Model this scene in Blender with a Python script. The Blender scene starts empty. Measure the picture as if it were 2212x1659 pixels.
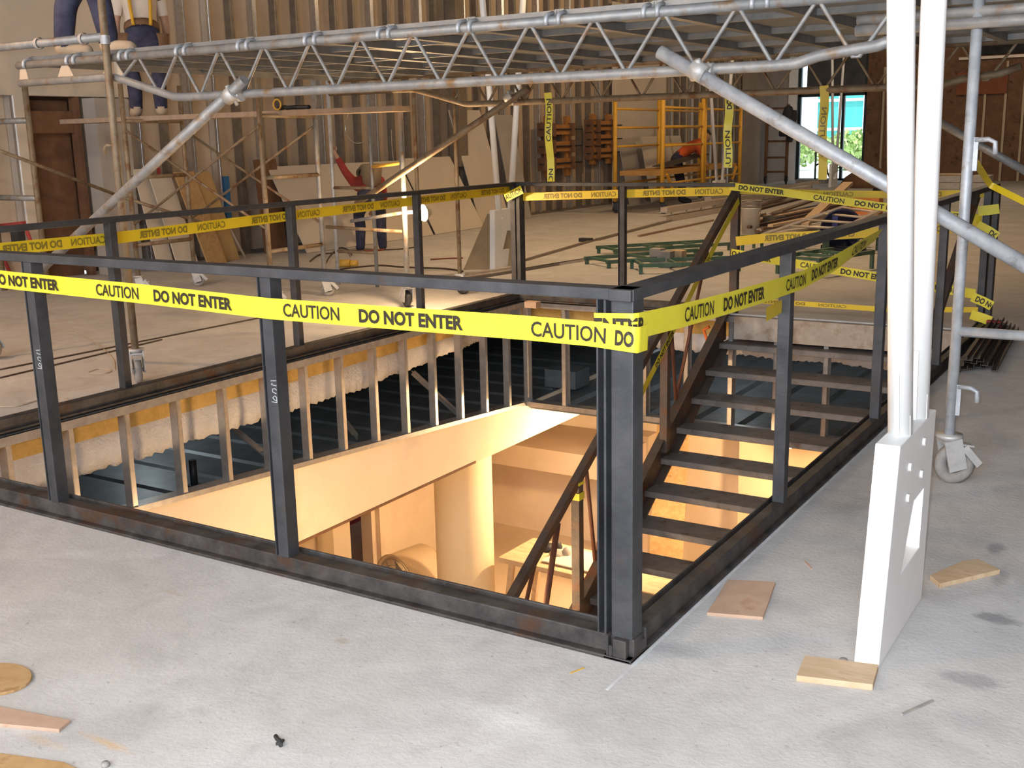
import bpy, bmesh, math, random
from mathutils import Vector, Matrix
S = bpy.context.scene
COL = S.collection
PI = math.pi
V = Vector

# ------------------------------------------------------------------ camera
PW, PH = 2212.0, 1659.0
FPX = 2382.3
YAW, PITCH, ROLL = -0.5589, -0.2202, -0.0215
EYE = V((1.2549, -2.6089, 1.4696))
FW = V((math.sin(YAW)*math.cos(PITCH), math.cos(YAW)*math.cos(PITCH), math.sin(PITCH)))
_r = V((math.cos(YAW), -math.sin(YAW), 0)); _u = _r.cross(FW)
RT = _r*math.cos(ROLL) + _u*math.sin(ROLL)
UP = -_r*math.sin(ROLL) + _u*math.cos(ROLL)
cd = bpy.data.cameras.new('camera'); cam = bpy.data.objects.new('camera', cd); COL.objects.link(cam)
cd.sensor_width = 36.0; cd.lens = FPX*36.0/PW; cd.clip_start = 0.05; cd.clip_end = 200
cam.matrix_world = Matrix((( RT.x, UP.x, -FW.x, EYE.x), (RT.y, UP.y, -FW.y, EYE.y), (RT.z, UP.z, -FW.z, EYE.z), (0, 0, 0, 1)))
S.camera = cam

# ------------------------------------------------------------------ exposure, world, lamps of the site, added fill lamps
S.view_settings.view_transform = 'Standard'; S.view_settings.look = 'None'
S.view_settings.gamma = 1; S.view_settings.use_curve_mapping = False
S.view_settings.exposure = 0.0
w = bpy.data.worlds.new('world'); S.world = w; w.use_nodes = True
w.node_tree.nodes['Background'].inputs[0].default_value = (0.80, 0.90, 1.0, 1)
w.node_tree.nodes['Background'].inputs[1].default_value = 2.2

def lamp(name, kind, loc, energy, color, size=0.1, aim=None, **kw):
    d = bpy.data.lights.new(name, kind); d.energy = energy; d.color = color
    if kind == 'AREA':
        d.shape = 'RECTANGLE'; d.size = size; d.size_y = kw.get('size_y', size)
    elif kind == 'SUN': d.angle = size
    else: d.shadow_soft_size = size
    if kind == 'SPOT': d.spot_size = kw.get('cone', 1.5); d.spot_blend = 0.6
    o = bpy.data.objects.new(name, d); COL.objects.link(o); o.location = loc
    if aim is not None: o.rotation_euler = (V(aim)-V(loc)).to_track_quat('-Z', 'Y').to_euler()
    return o
WARM = (1.0, 0.66, 0.35)
lamp('camera_flash', 'POINT', EYE - RT*0.03 + UP*0.055, 350, (0.90, 0.94, 1.0), 0.012)
lamp('rear_doorway_daylight', 'AREA', (1.5, -7.5, 4.4), 640, (0.88, 0.93, 1.0), 6.0, (0.5, 0.5, 0), size_y=3.5)
lamp('work_light_left', 'POINT', (-4.6, -3.6, 3.7), 420, (1.0, 0.60, 0.30), 0.12)
lamp('work_light_mid', 'POINT', (-5.5, 8.5, 5.2), 110, WARM, 0.2)
lamp('left_floor_fill_spot', 'SPOT', (-6.6, -0.5, 4.6), 360, (1.0, 0.55, 0.25), 0.1, (-6.3, 3.6, 0), cone=1.25)  # unseen spot added to warm and brighten the floor left of the opening
lamp('back_floor_fill_spot', 'SPOT', (-4.6, 9.5, 5.4), 700, WARM, 0.15, (-4.4, 11.0, 0), cone=1.9)  # unseen spot added to brighten the back floor while sparing the wall
lamp('void_fill_light', 'POINT', (-6.2, 3.4, -0.42), 8, (0.85, 0.95, 1.0), 0.05)  # unseen light added behind the foam band to bring out the deck
lamp('far_void_fill_light', 'POINT', (-2.6, 7.9, -0.36), 4, (0.85, 0.95, 1.0), 0.05)  # unseen light added to lift the dark void behind the far studs
lamp('work_light_back', 'POINT', (-5.0, 16.0, 5.4), 380, WARM, 0.25)
lamp('work_light_far', 'POINT', (-3.5, 24.0, 5.0), 300, (1.0, 0.78, 0.52), 0.25)
lamp('sun_outside', 'SUN', (0, 40, 20), 5.0, (1.0, 0.97, 0.92), 0.02, (3, 52, 0))

# ------------------------------------------------------------------ placing on real planes
def hit(px, py, ax, v):
    """the point of the photograph's ray where coordinate ax has the value v (floor, wall, rail plane ...)"""
    d = FW + RT*((px-PW/2)/FPX) - UP*((py-PH/2)/FPX)
    return EYE + d*((v-EYE[ax])/d[ax])
def fl(px, py, z=0.0): return hit(px, py, 2, z)

# ------------------------------------------------------------------ materials
MATS = {}
def mat(name, c1, c2=None, scale=6.0, rough=0.6, metal=0.0, bump=0.0, c3=None, lo=0.35, hi=0.65, scale3=3.0,
        lo3=0.58, hi3=0.68, detail=6.0, bscale=None, emit=None, estr=0.0, alpha=1.0, trans=0.0, stretch=(1, 1, 1), spec=0.5):
    if name in MATS: return MATS[name]
    m = bpy.data.materials.new(name); m.use_nodes = True
    nt = m.node_tree; b = nt.nodes['Principled BSDF']
    b.inputs['Roughness'].default_value = rough; b.inputs['Metallic'].default_value = metal
    b.inputs['Specular IOR Level'].default_value = spec
    def col(c): return (c[0], c[1], c[2], 1)
    tc = nt.nodes.new('ShaderNodeTexCoord'); mp = nt.nodes.new('ShaderNodeMapping')
    mp.inputs['Scale'].default_value = stretch
    nt.links.new(tc.outputs['Object'], mp.inputs[0])
    def noise(sc, det):
        n = nt.nodes.new('ShaderNodeTexNoise'); n.inputs['Scale'].default_value = sc; n.inputs['Detail'].default_value = det
        n.inputs['Roughness'].default_value = 0.62
        nt.links.new(mp.outputs[0], n.inputs['Vector']); return n
    def ramp(n, a, z):
        r = nt.nodes.new('ShaderNodeMapRange'); r.inputs[1].default_value = a; r.inputs[2].default_value = z
        nt.links.new(n.outputs[0], r.inputs[0]); return r
    def mix(fac, a, c):
        x = nt.nodes.new('ShaderNodeMix'); x.data_type = 'RGBA'
        nt.links.new(fac, x.inputs['Factor'])
        for s, i in ((a, 6), (c, 7)):
            if isinstance(s, tuple): x.inputs[i].default_value = s
            else: nt.links.new(s, x.inputs[i])
        return x.outputs[2]
    out = col(c1)
    if c2 is not None:
        out = mix(ramp(noise(scale, detail), lo, hi).outputs[0], col(c1), col(c2))
    if c3 is not None:
        out = mix(ramp(noise(scale3, 8), lo3, hi3).outputs[0], out, col(c3))
    if isinstance(out, tuple): b.inputs['Base Color'].default_value = out
    else: nt.links.new(out, b.inputs['Base Color'])
    if bump:
        n = noise(bscale or scale*4, 8); bp = nt.nodes.new('ShaderNodeBump')
        bp.inputs['Strength'].default_value = min(1, bump); bp.inputs['Distance'].default_value = 0.02
        nt.links.new(n.outputs[0], bp.inputs['Height']); nt.links.new(bp.outputs[0], b.inputs['Normal'])
    if emit: b.inputs['Emission Color'].default_value = col(emit); b.inputs['Emission Strength'].default_value = estr
    if trans: b.inputs['Transmission Weight'].default_value = trans
    if alpha < 1: b.inputs['Alpha'].default_value = alpha
    MATS[name] = m; return m

STEEL = mat('mill_steel', (0.040, 0.041, 0.045), (0.070, 0.070, 0.074), 9, 0.55, 0.35, 0.15, (0.075, 0.045, 0.03), scale3=5, lo3=0.6, hi3=0.75)
CURBM = mat('rusty_channel', (0.030, 0.028, 0.028), (0.085, 0.076, 0.070), 11, 0.6, 0.3, 0.2, (0.075, 0.036, 0.018), scale3=7, lo3=0.52, hi3=0.68, stretch=(1, 1, 1))
RUST = mat('stair_steel', (0.060, 0.050, 0.045), (0.105, 0.082, 0.070), 7, 0.6, 0.3, 0.25, (0.13, 0.052, 0.025), scale3=6, lo3=0.50, hi3=0.66)
REDROD = mat('red_oxide_rod', (0.10, 0.035, 0.022), (0.15, 0.06, 0.03), 12, 0.7, 0.1)
TREADM = mat('tread_steel', (0.145, 0.135, 0.13), (0.21, 0.195, 0.19), 10, 0.62, 0.25, 0.2, (0.09, 0.05, 0.03), scale3=9, lo3=0.58, hi3=0.72)
GALV = mat('scaffold_tube', (0.24, 0.245, 0.25), (0.34, 0.335, 0.32), 14, 0.5, 0.35, 0.1, (0.25, 0.15, 0.07), scale3=9, lo3=0.54, hi3=0.68)
GALVB = mat('bright_scaffold_tube', (0.36, 0.38, 0.41), (0.50, 0.52, 0.54), 18, 0.5, 0.3, 0.1, (0.28, 0.26, 0.24), scale3=12)
GALVR = mat('rusty_scaffold_tube', (0.21, 0.15, 0.09), (0.27, 0.22, 0.15), 12, 0.6, 0.25, 0.15, (0.16, 0.08, 0.035), scale3=9, lo3=0.5, hi3=0.65)
DECKM = mat('deck_sheet', (0.20, 0.225, 0.25), (0.27, 0.29, 0.31), 5, 0.5, 0.45, 0.05)
DECKE = mat('deck_rail', (0.20, 0.205, 0.21), (0.29, 0.275, 0.25), 8, 0.5, 0.4)
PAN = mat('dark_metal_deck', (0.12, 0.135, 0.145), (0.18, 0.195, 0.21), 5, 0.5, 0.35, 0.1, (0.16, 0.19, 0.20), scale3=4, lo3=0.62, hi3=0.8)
VOID = mat('void_black', (0.012, 0.012, 0.014), (0.03, 0.03, 0.034), 4, 0.9)  # plain near-black for the ceiling, void walls and duct opening
STUD = mat('zinc_stud', (0.46, 0.45, 0.44), (0.58, 0.56, 0.54), 20, 0.30, 0.75)
STUDD = mat('dusty_stud', (0.19, 0.16, 0.13), (0.26, 0.22, 0.18), 9, 0.45, 0.4)
STUDB = mat('bright_stud', (0.75, 0.78, 0.82), (0.85, 0.87, 0.9), 9, 0.25, 0.85)
TRACKM = mat('zinc_track', (0.28, 0.26, 0.25), (0.38, 0.36, 0.34), 16, 0.4, 0.5)
GYP = mat('gypsum_tan', (0.50, 0.395, 0.285), (0.56, 0.45, 0.335), 2.5, 0.9)
GYPL = mat('gypsum_paper', (0.60, 0.52, 0.42), (0.66, 0.57, 0.46), 2.0, 0.9)
GYPG = mat('gypsum_grey', (0.36, 0.32, 0.28), (0.43, 0.385, 0.335), 1.6, 0.9)
CREAM = mat('cream_drywall', (0.76, 0.63, 0.47), (0.82, 0.70, 0.53), 1.4, 0.85, c3=(0.74, 0.60, 0.46), scale3=0.9)
FOAM = mat('spray_foam', (0.76, 0.73, 0.71), (0.86, 0.83, 0.81), 14, 0.95, bump=1.0, bscale=55)
YINS = mat('yellow_batt', (0.56, 0.36, 0.10), (0.70, 0.47, 0.16), 12, 0.95, bump=0.6, bscale=70)
WHITE = mat('white_paint', (0.84, 0.84, 0.83), (0.90, 0.90, 0.89), 3, 0.45)
TAPE = mat('yellow_tape', (0.66, 0.58, 0.03), (0.72, 0.64, 0.04), 7, 0.42, trans=0.0)
TAPED = mat('yellow_tape_backside', (0.62, 0.45, 0.015), (0.68, 0.50, 0.02), 7, 0.45)
INK = mat('black_print', (0.022, 0.014, 0.006), rough=0.5)
INKB = mat('print_showing_through', (0.20, 0.15, 0.02), rough=0.5)
WOOD = mat('pine_wood', (0.50, 0.35, 0.21), (0.61, 0.46, 0.30), 5, 0.8, c3=(0.38, 0.25, 0.14), scale3=7, stretch=(1, 6, 1))
PLYL = mat('plywood_face', (0.50, 0.33, 0.21), (0.60, 0.43, 0.29), 6, 0.8, c3=(0.44, 0.26, 0.15), scale3=9, stretch=(1, 5, 1))
PLYR = mat('reddish_ply', (0.44, 0.29, 0.20), (0.52, 0.36, 0.26), 8, 0.8, c3=(0.40, 0.22, 0.13), scale3=6)
OSB = mat('osb_board', (0.40, 0.24, 0.10), (0.50, 0.32, 0.15), 16, 0.85, c3=(0.33, 0.18, 0.07), scale3=14)
BRBRD = mat('brown_board', (0.15, 0.07, 0.035), (0.20, 0.10, 0.05), 6, 0.85)
SHEATH = mat('brown_sheathing', (0.15, 0.072, 0.038), (0.21, 0.11, 0.058), 4, 0.85, c3=(0.075, 0.035, 0.02), scale3=5)
ORANGE = mat('orange_yellow_paint', (0.70, 0.36, 0.03), (0.78, 0.43, 0.05), 8, 0.5)
GREENP = mat('green_paint', (0.045, 0.125, 0.07), (0.12, 0.18, 0.13), 9, 0.6)
BLACK = mat('black_rubber', (0.02, 0.02, 0.022), (0.035, 0.034, 0.034), 9, 0.6)
CASTM = mat('caster_metal', (0.42, 0.41, 0.40), (0.56, 0.55, 0.53), 16, 0.5, 0.3, 0.1)
CASTW = mat('caster_wheel', (0.22, 0.21, 0.20), (0.38, 0.34, 0.30), 12, 0.7)
REDP = mat('red_paint', (0.27, 0.012, 0.014), (0.33, 0.02, 0.02), 3, 0.7)
REDC = mat('red_cloth', (0.30, 0.035, 0.03), (0.38, 0.055, 0.045), 8, 0.9)
ORC = mat('orange_cloth', (0.72, 0.11, 0.02), (0.80, 0.15, 0.035), 8, 0.9)
WHC = mat('white_cloth', (0.66, 0.56, 0.46), (0.74, 0.64, 0.54), 8, 0.9)
DENIM = mat('denim', (0.024, 0.026, 0.055), (0.060, 0.062, 0.105), 9, 0.95, c3=(0.02, 0.02, 0.04), scale3=5)
SKIN = mat('skin', (0.45, 0.26, 0.17), (0.50, 0.30, 0.20), 6, 0.6)
HAIR = mat('dark_hair', (0.02, 0.015, 0.012), rough=0.7)
LEATH = mat('leather', (0.16, 0.08, 0.04), (0.22, 0.12, 0.06), 9, 0.8)
BOOT = mat('tan_boot', (0.46, 0.36, 0.25), (0.54, 0.43, 0.31), 9, 0.8)
STRAPY = mat('yellow_strap', (0.68, 0.38, 0.03), rough=0.8)
BLUEP = mat('blue_plastic', (0.02, 0.03, 0.20), rough=0.35)
NAVY = mat('navy_plastic', (0.012, 0.014, 0.045), (0.02, 0.022, 0.06), 4, 0.3)
CONCB = mat('concrete_block', (0.52, 0.47, 0.41), (0.62, 0.57, 0.50), 9, 0.9, bump=0.4)
SLABE = mat('slab_edge', (0.34, 0.29, 0.24), (0.46, 0.41, 0.36), 5, 0.9, bump=0.3, c3=(0.22, 0.14, 0.07), scale3=6, lo3=0.5, hi3=0.7)
DRKFR = mat('dark_window_frame', (0.02, 0.035, 0.04), rough=0.4, metal=0.3)
TEAL = mat('teal_glazing', (0.05, 0.42, 0.38), (0.08, 0.50, 0.45), 0.2, 0.3)
PALEST = mat('pale_stone', (0.75, 0.78, 0.82), (0.82, 0.84, 0.88), 1, 0.8)
LEAF = mat('leaf_green', (0.30, 0.48, 0.12), (0.50, 0.64, 0.30), 3, 0.8)
GLOW = mat('lit_bulb', (1, 0.9, 0.7), emit=(1.0, 0.78, 0.45), estr=60)
GLOW2 = mat('lit_tube', (1, 0.9, 0.7), emit=(1.0, 0.80, 0.55), estr=45)
ALU = mat('dull_aluminium', (0.52, 0.44, 0.36), (0.60, 0.52, 0.43), 8, 0.5, 0.3)
GLASSM = mat('clear_glass', (1, 1, 1), rough=0.0, trans=1.0)
CORDO = mat('orange_cord', (0.22, 0.05, 0.02), rough=0.6)
CORDK = mat('dark_cord', (0.06, 0.035, 0.02), rough=0.6)
CORDT = mat('tan_cord', (0.46, 0.36, 0.26), rough=0.6)
PIPED = mat('dark_pipe', (0.03, 0.03, 0.035), rough=0.5, metal=0.4)
YELP = mat('yellow_plastic_lit_rung', (0.62, 0.36, 0.05), rough=0.5)
CHALK = mat('chalk_mark', (0.5, 0.52, 0.55), rough=0.9)

def concrete():
    m = bpy.data.materials.new('concrete_floor'); m.use_nodes = True; nt = m.node_tree; b = nt.nodes['Principled BSDF']
    b.inputs['Roughness'].default_value = 0.75; b.inputs['Specular IOR Level'].default_value = 0.25
    tc = nt.nodes.new('ShaderNodeTexCoord')
    def noise(s, d, dist=0.0):
        n = nt.nodes.new('ShaderNodeTexNoise'); n.inputs['Scale'].default_value = s; n.inputs['Detail'].default_value = d
        n.inputs['Roughness'].default_value = 0.65; n.inputs['Distortion'].default_value = dist
        nt.links.new(tc.outputs['Object'], n.inputs['Vector']); return n
    def mr(sock, a, z, o0=0.0, o1=1.0):
        r = nt.nodes.new('ShaderNodeMapRange'); r.inputs[1].default_value = a; r.inputs[2].default_value = z
        r.inputs[3].default_value = o0; r.inputs[4].default_value = o1
        nt.links.new(sock, r.inputs[0]); return r.outputs[0]
    def mix(f, a, c):
        x = nt.nodes.new('ShaderNodeMix'); x.data_type = 'RGBA'; nt.links.new(f, x.inputs['Factor'])
        for s, i in ((a, 6), (c, 7)):
            if isinstance(s, tuple): x.inputs[i].default_value = s
            else: nt.links.new(s, x.inputs[i])
        return x.outputs[2]
    def mul(a, c):
        x = nt.nodes.new('ShaderNodeMath'); x.operation = 'MULTIPLY'; nt.links.new(a, x.inputs[0])
        if isinstance(c, float): x.inputs[1].default_value = c
        else: nt.links.new(c, x.inputs[1])
        return x.outputs[0]
    c = mix(mr(noise(1.3, 8).outputs[0], 0.32, 0.68), (0.60, 0.58, 0.56, 1), (0.50, 0.485, 0.475, 1))
    c = mix(mul(mr(noise(11, 6).outputs[0], 0.42, 0.72), 0.55), c, (0.44, 0.425, 0.41, 1))
    c = mix(mul(mr(noise(2.3, 10, 1.2).outputs[0], 0.50, 0.70), 0.55), c, (0.38, 0.365, 0.355, 1))
    c = mix(mul(mr(noise(0.9, 12, 1.8).outputs[0], 0.52, 0.68), 0.55), c, (0.68, 0.67, 0.66, 1))
    c = mix(mul(mr(noise(38, 3).outputs[0], 0.64, 0.72), 0.7), c, (0.30, 0.285, 0.27, 1))
    # patches with a place of their own: stains, dark spots by the white column, saw dust at the near left corner
    def spot(x, y, rx, ry, soft, colr, k):
        nonlocal c
        mp = nt.nodes.new('ShaderNodeMapping'); mp.vector_type = 'POINT'
        mp.inputs['Location'].default_value = (-x/rx, -y/ry, 0); mp.inputs['Scale'].default_value = (1/rx, 1/ry, 0)
        nt.links.new(tc.outputs['Object'], mp.inputs[0])
        ln = nt.nodes.new('ShaderNodeVectorMath'); ln.operation = 'LENGTH'; nt.links.new(mp.outputs[0], ln.inputs[0])
        ad = nt.nodes.new('ShaderNodeMath'); ad.operation = 'ADD'; nt.links.new(ln.outputs['Value'], ad.inputs[0])
        nz = mr(noise(9, 6).outputs[0], 0.2, 0.8, -0.55, 0.55); nt.links.new(nz, ad.inputs[1])
        c = mix(mul(mr(ad.outputs[0], 1.0, 1.0-soft), k), c, colr)
    for (px, py, rx, ry, s, cl, k) in FLOOR_PATCHES:
        p = fl(px, py); spot(p.x, p.y, rx, ry, s, cl, k)
    nt.links.new(c, b.inputs['Base Color'])
    bp = nt.nodes.new('ShaderNodeBump'); bp.inputs['Strength'].default_value = 0.25; bp.inputs['Distance'].default_value = 0.01
    nt.links.new(noise(60, 6).outputs[0], bp.inputs['Height']); nt.links.new(bp.outputs[0], b.inputs['Normal'])
    return m
FLOOR_PATCHES = [(2150, 1335, 0.07, 0.05, 0.5, (0.20, 0.20, 0.21, 1), 0.7), (2110, 1470, 0.10, 0.05, 0.5, (0.26, 0.26, 0.27, 1), 0.6),
          (2150, 1185, 0.04, 0.09, 0.5, (0.22, 0.22, 0.23, 1), 0.6), (1440, 1400, 0.12, 0.06, 0.7, (0.33, 0.32, 0.32, 1), 0.6),
          (230, 1605, 0.11, 0.018, 0.8, (0.62, 0.42, 0.22, 1), 0.7), (90, 1600, 0.10, 0.02, 0.8, (0.62, 0.45, 0.27, 1), 0.4),
          (740, 1385, 0.035, 0.03, 0.6, (0.42, 0.36, 0.28, 1), 0.6), (430, 1535, 0.06, 0.03, 0.9, (0.40, 0.39, 0.38, 1), 0.5),
          (370, 1280, 0.10, 0.012, 0.8, (0.45, 0.38, 0.28, 1), 0.5), (1660, 1300, 0.16, 0.08, 0.8, (0.36, 0.35, 0.35, 1), 0.55), (1590, 1210, 0.14, 0.14, 0.9, (0.38, 0.37, 0.36, 1), 0.6), (1800, 1090, 0.2, 0.16, 0.9, (0.36, 0.35, 0.345, 1), 0.6),
          (2120, 1560, 0.10, 0.12, 0.8, (0.40, 0.39, 0.39, 1), 0.55), (2160, 1250, 0.03, 0.14, 0.7, (0.25, 0.245, 0.24, 1), 0.5), (1250, 1440, 0.05, 0.02, 0.8, (0.38, 0.37, 0.36, 1), 0.5), (1110, 1560, 0.3, 0.08, 1.0, (0.72, 0.715, 0.71, 1), 0.6), (2130, 950, 0.25, 0.3, 0.9, (0.37, 0.35, 0.33, 1), 0.5)]
CONC = concrete()

# ------------------------------------------------------------------ mesh building
ORG = {}
def org(o): return ORG.get(o.name, V((0, 0, 0))) if o is not None else V((0, 0, 0))
class MB:
    def __init__(s): s.v = []; s.f = []; s.sm = []; s.mi = []
    def add(s, vs, fs, smooth=False, mi=0):
        n = len(s.v); s.v += [V(p) for p in vs]
        for f in fs: s.f.append(tuple(i+n for i in f)); s.sm.append(smooth); s.mi.append(mi)
        return s
    def box(s, a, b, mi=0):
        x0, y0, z0 = a; x1, y1, z1 = b
        return s.add([(x0, y0, z0), (x1, y0, z0), (x1, y1, z0), (x0, y1, z0), (x0, y0, z1), (x1, y0, z1), (x1, y1, z1), (x0, y1, z1)],
                     [(0, 3, 2, 1), (4, 5, 6, 7), (0, 1, 5, 4), (1, 2, 6, 5), (2, 3, 7, 6), (3, 0, 4, 7)], mi=mi)
    def beam(s, p, q, wd, ht, up=(0, 0, 1), mi=0):
        """rectangular bar from p to q: wd across, ht along up"""
        p, q = V(p), V(q); d = (q-p).normalized(); u = V(up); a = d.cross(u)
        if a.length < 1e-4: a = d.cross(V((1, 0, 0)))
        a.normalize(); u = a.cross(d).normalized()
        vs = []
        for c in (p, q):
            for (i, j) in ((-1, -1), (1, -1), (1, 1), (-1, 1)): vs.append(c + a*(i*wd/2) + u*(j*ht/2))
        return s.add(vs, [(3, 2, 1, 0), (4, 5, 6, 7), (0, 1, 5, 4), (1, 2, 6, 5), (2, 3, 7, 6), (3, 0, 4, 7)], mi=mi)
    def tube(s, p, q, r, n=10, r2=None, caps=True, mi=0):
        return s.path([p, q], r, n, caps, r2, mi)
    def path(s, pts, r, n=8, caps=True, r2=None, mi=0, closed=False):
        pts = [V(p) for p in pts]; L = len(pts); vs = []; a = None
        for i in range(L):
            if closed: d = pts[(i+1) % L]-pts[i-1]
            else: d = pts[min(i+1, L-1)]-pts[max(i-1, 0)]
            d.normalize()
            if a is None:
                a = d.cross(V((0, 0, 1)))
                if a.length < 1e-3: a = d.cross(V((1, 0, 0)))
            a = (a - d*a.dot(d)); a.normalize(); b = d.cross(a)
            rr = r if r2 is None else r + (r2-r)*i/(L-1)
            for k in range(n):
                t = 2*PI*k/n; vs.append(pts[i] + a*(math.cos(t)*rr) + b*(math.sin(t)*rr))
        fs = []
        for i in range(L if closed else L-1):
            j = (i+1) % L
            for k in range(n): fs.append((i*n+k, i*n+(k+1) % n, j*n+(k+1) % n, j*n+k))
        s.add(vs, fs, True, mi)
        if caps and not closed:
            m = len(s.v)-len(vs)
            s.f.append(tuple(m+k for k in reversed(range(n)))); s.sm.append(False); s.mi.append(mi)
            s.f.append(tuple(m+(L-1)*n+k for k in range(n))); s.sm.append(False); s.mi.append(mi)
        return s
    def lathe(s, prof, c, ax=(0, 0, 1), n=20, mi=0, closed=False):
        """prof = [(radius, height)] turned about ax through c"""
        ax = V(ax).normalized(); a = ax.cross(V((0, 0, 1)))
        if a.length < 1e-3: a = V((1, 0, 0))
        a.normalize(); b = ax.cross(a); c = V(c); vs = []
        for (r, h) in prof:
            for k in range(n):
                t = 2*PI*k/n; vs.append(c + ax*h + a*(r*math.cos(t)) + b*(r*math.sin(t)))
        L = len(prof); fs = []
        for i in range(L-1 if not closed else L):
            j = (i+1) % L
            for k in range(n): fs.append((i*n+k, i*n+(k+1) % n, j*n+(k+1) % n, j*n+k))
        return s.add(vs, fs, True, mi)
    def prism(s, poly, o, ux, uy, d, mi=0):
        """extrude a 2-D outline lying in the plane (o, ux, uy) by the vector d"""
        o, ux, uy, d = V(o), V(ux), V(uy), V(d); n = len(poly)
        a = [o + ux*p[0] + uy*p[1] for p in poly]; b = [p + d for p in a]
        fs = [tuple(range(n-1, -1, -1)), tuple(range(n, 2*n))] + [(i, (i+1) % n, n+(i+1) % n, n+i) for i in range(n)]
        return s.add(a+b, fs, mi=mi)
    def build(s, name, m, parent=None, bev=0.0, label=None, base=None):
        me = bpy.data.meshes.new(name)
        o = bpy.data.objects.new(name, me); COL.objects.link(o)
        if parent is not None: og = org(parent)
        else:
            if base is None:
                og = V((sum(p.x for p in s.v)/len(s.v), sum(p.y for p in s.v)/len(s.v), min(p.z for p in s.v)))
            else: og = V(base)
        ORG[o.name] = og
        me.from_pydata([tuple(p-og) for p in s.v], [], s.f)
        for mm in (m if isinstance(m, (list, tuple)) else [m]): me.materials.append(mm)
        me.polygons.foreach_set('use_smooth', s.sm)
        if any(s.mi): me.polygons.foreach_set('material_index', s.mi)
        bm = bmesh.new(); bm.from_mesh(me); bmesh.ops.recalc_face_normals(bm, faces=bm.faces); bm.to_mesh(me); bm.free()
        me.update()
        if parent is not None: o.parent = parent
        else: o.location = og
        if bev:
            md = o.modifiers.new('bevel', 'BEVEL'); md.width = bev; md.segments = 2; md.limit_method = 'ANGLE'
        if label: o['label'] = label
        return o

def thing(name, label, cat, loc=(0, 0, 0), group=None):
    o = bpy.data.objects.new(name, None); COL.objects.link(o); o.location = loc; o.empty_display_size = 0.1
    ORG[o.name] = V(loc); o['label'] = label; o['category'] = cat
    if group: o['group'] = group
    return o
def tag(o, label, cat, group=None, kind=None):
    o['label'] = label; o['category'] = cat
    if group: o['group'] = group
    if kind: o['kind'] = kind
    return o
def struct(o): o['kind'] = 'structure'; return o
def clone(o, off, label=None, rz=None):
    """a copy of a thing with copies of its parts and sub-parts (mesh data shared)"""
    r = o.copy(); COL.objects.link(r); r.location = o.location + V(off)
    ORG[r.name] = org(o) + V(off)
    if rz is not None: r.rotation_euler.z = rz
    if label: r['label'] = label
    for ch in list(o.children):
        c = ch.copy(); COL.objects.link(c); c.parent = r
        for g in list(ch.children):
            d = g.copy(); COL.objects.link(d); d.parent = c
    return r
def lerp(a, b, t): return V(a)*(1-t) + V(b)*t
# ------------------------------------------------------------------ the building shell
rnd = random.Random(7)
WO, DO, HR = 4.07, 6.04, 1.07          # opening width, depth, rail height
XW, YF = -9.7, 31.0                    # stud line of the long left wall, far wall
m = MB()
X0, X1, Y0, Y1 = -9.9, 6.6, -9.0, 31.2
for (a, b, c, d) in ((X0, -4.10, Y0, Y1), (-0.08, X1, Y0, Y1), (-4.10, -0.08, Y0, 0.08), (-4.10, -0.08, 6.06, Y1)):
    m.box((a, c, -0.012), (b, d, 0.0))
for (a, b, c, d) in ((X0, -4.36, Y0, Y1), (-0.10, X1, Y0, 6.36), (-4.36, -0.10, Y0, 0.06), (-4.36, X1, 6.36, Y1)):
    m.box((a, c, -0.22), (b, d, -0.0125))
FLR = struct(m.build('floor', CONC, base=(0, 0, 0)))
m = MB(); m.box((0.002, -0.16, 0.0), (0.010, 2.9, 0.0012)); m.build('chalk_line', mat('white_dust', (0.66, 0.68, 0.69), (0.5, 0.5, 0.5), 9, 0.9), FLR)
m = MB(); m.box((X0, Y0, 6.2), (X1, Y1, 6.4)); struct(m.build('ceiling', VOID))
m = MB(); m.box((6.4, Y0, 0), (6.6, Y1, 6.2)); struct(m.build('wall_right', SHEATH))

# long left wall: gypsum seen between open metal studs
m = MB()
def yw(px, py=300): return hit(px, py, 0, XW).y
ya, yb = 5.08, 5.78                    # a doorway
m.box((-9.83, Y0, 0), (-9.81, ya, 6.2)); m.box((-9.83, yb, 0), (-9.81, YF, 6.2)); m.box((-9.83, ya, 2.02), (-9.81, yb, 6.2))
wl = struct(m.build('wall_left', GYP))
y = 4.93; k = 0
while y < 30.8:
    if not (ya-0.03 < y < yb):
        s = MB(); zb = 0.0
        s.box((XW-0.1, y-0.02, zb), (XW-0.003, y+0.02, 6.2))
        s.box((XW-0.012, y+0.02, zb), (XW, y+0.05, 6.2))
        mm = STUDB if k in (0, 4, 7) else (STUD if k % 3 == 0 else STUDD)
        s.build('stud', mm, wl, label='bright new metal stud' if k in (0, 4, 7) else None)
    y += 0.4135; k += 1
s = MB(); s.box((XW-0.1, Y0, 0), (XW+0.005, ya, 0.04)); s.box((XW-0.1, yb, 0), (XW+0.005, YF, 0.04)); s.build('bottom_track', STUDD, wl)
s = MB(); s.box((XW, 4.0, 2.02), (XW+0.016, 6.65, 3.6)); s.box((XW, 4.95, 0.0), (XW+0.016, ya, 2.02)); s.build('header_board', GYPL, wl)
s = MB(); s.box((XW, 5.82, 0), (XW+0.22, 6.28, 2.0)); s.build('pilaster', GYPG, wl)
s = MB(); s.box((XW-0.09, 6.3, 0), (XW-0.02, 6.62, 2.0)); s.build('recessed_panel', GYPG, wl)
s = MB(); s.box((XW, hit(1322, 250, 0, XW).y, 0.0), (XW+0.02, 21.9, 4.2)); s.build('wall_board', GYPL, wl)
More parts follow.
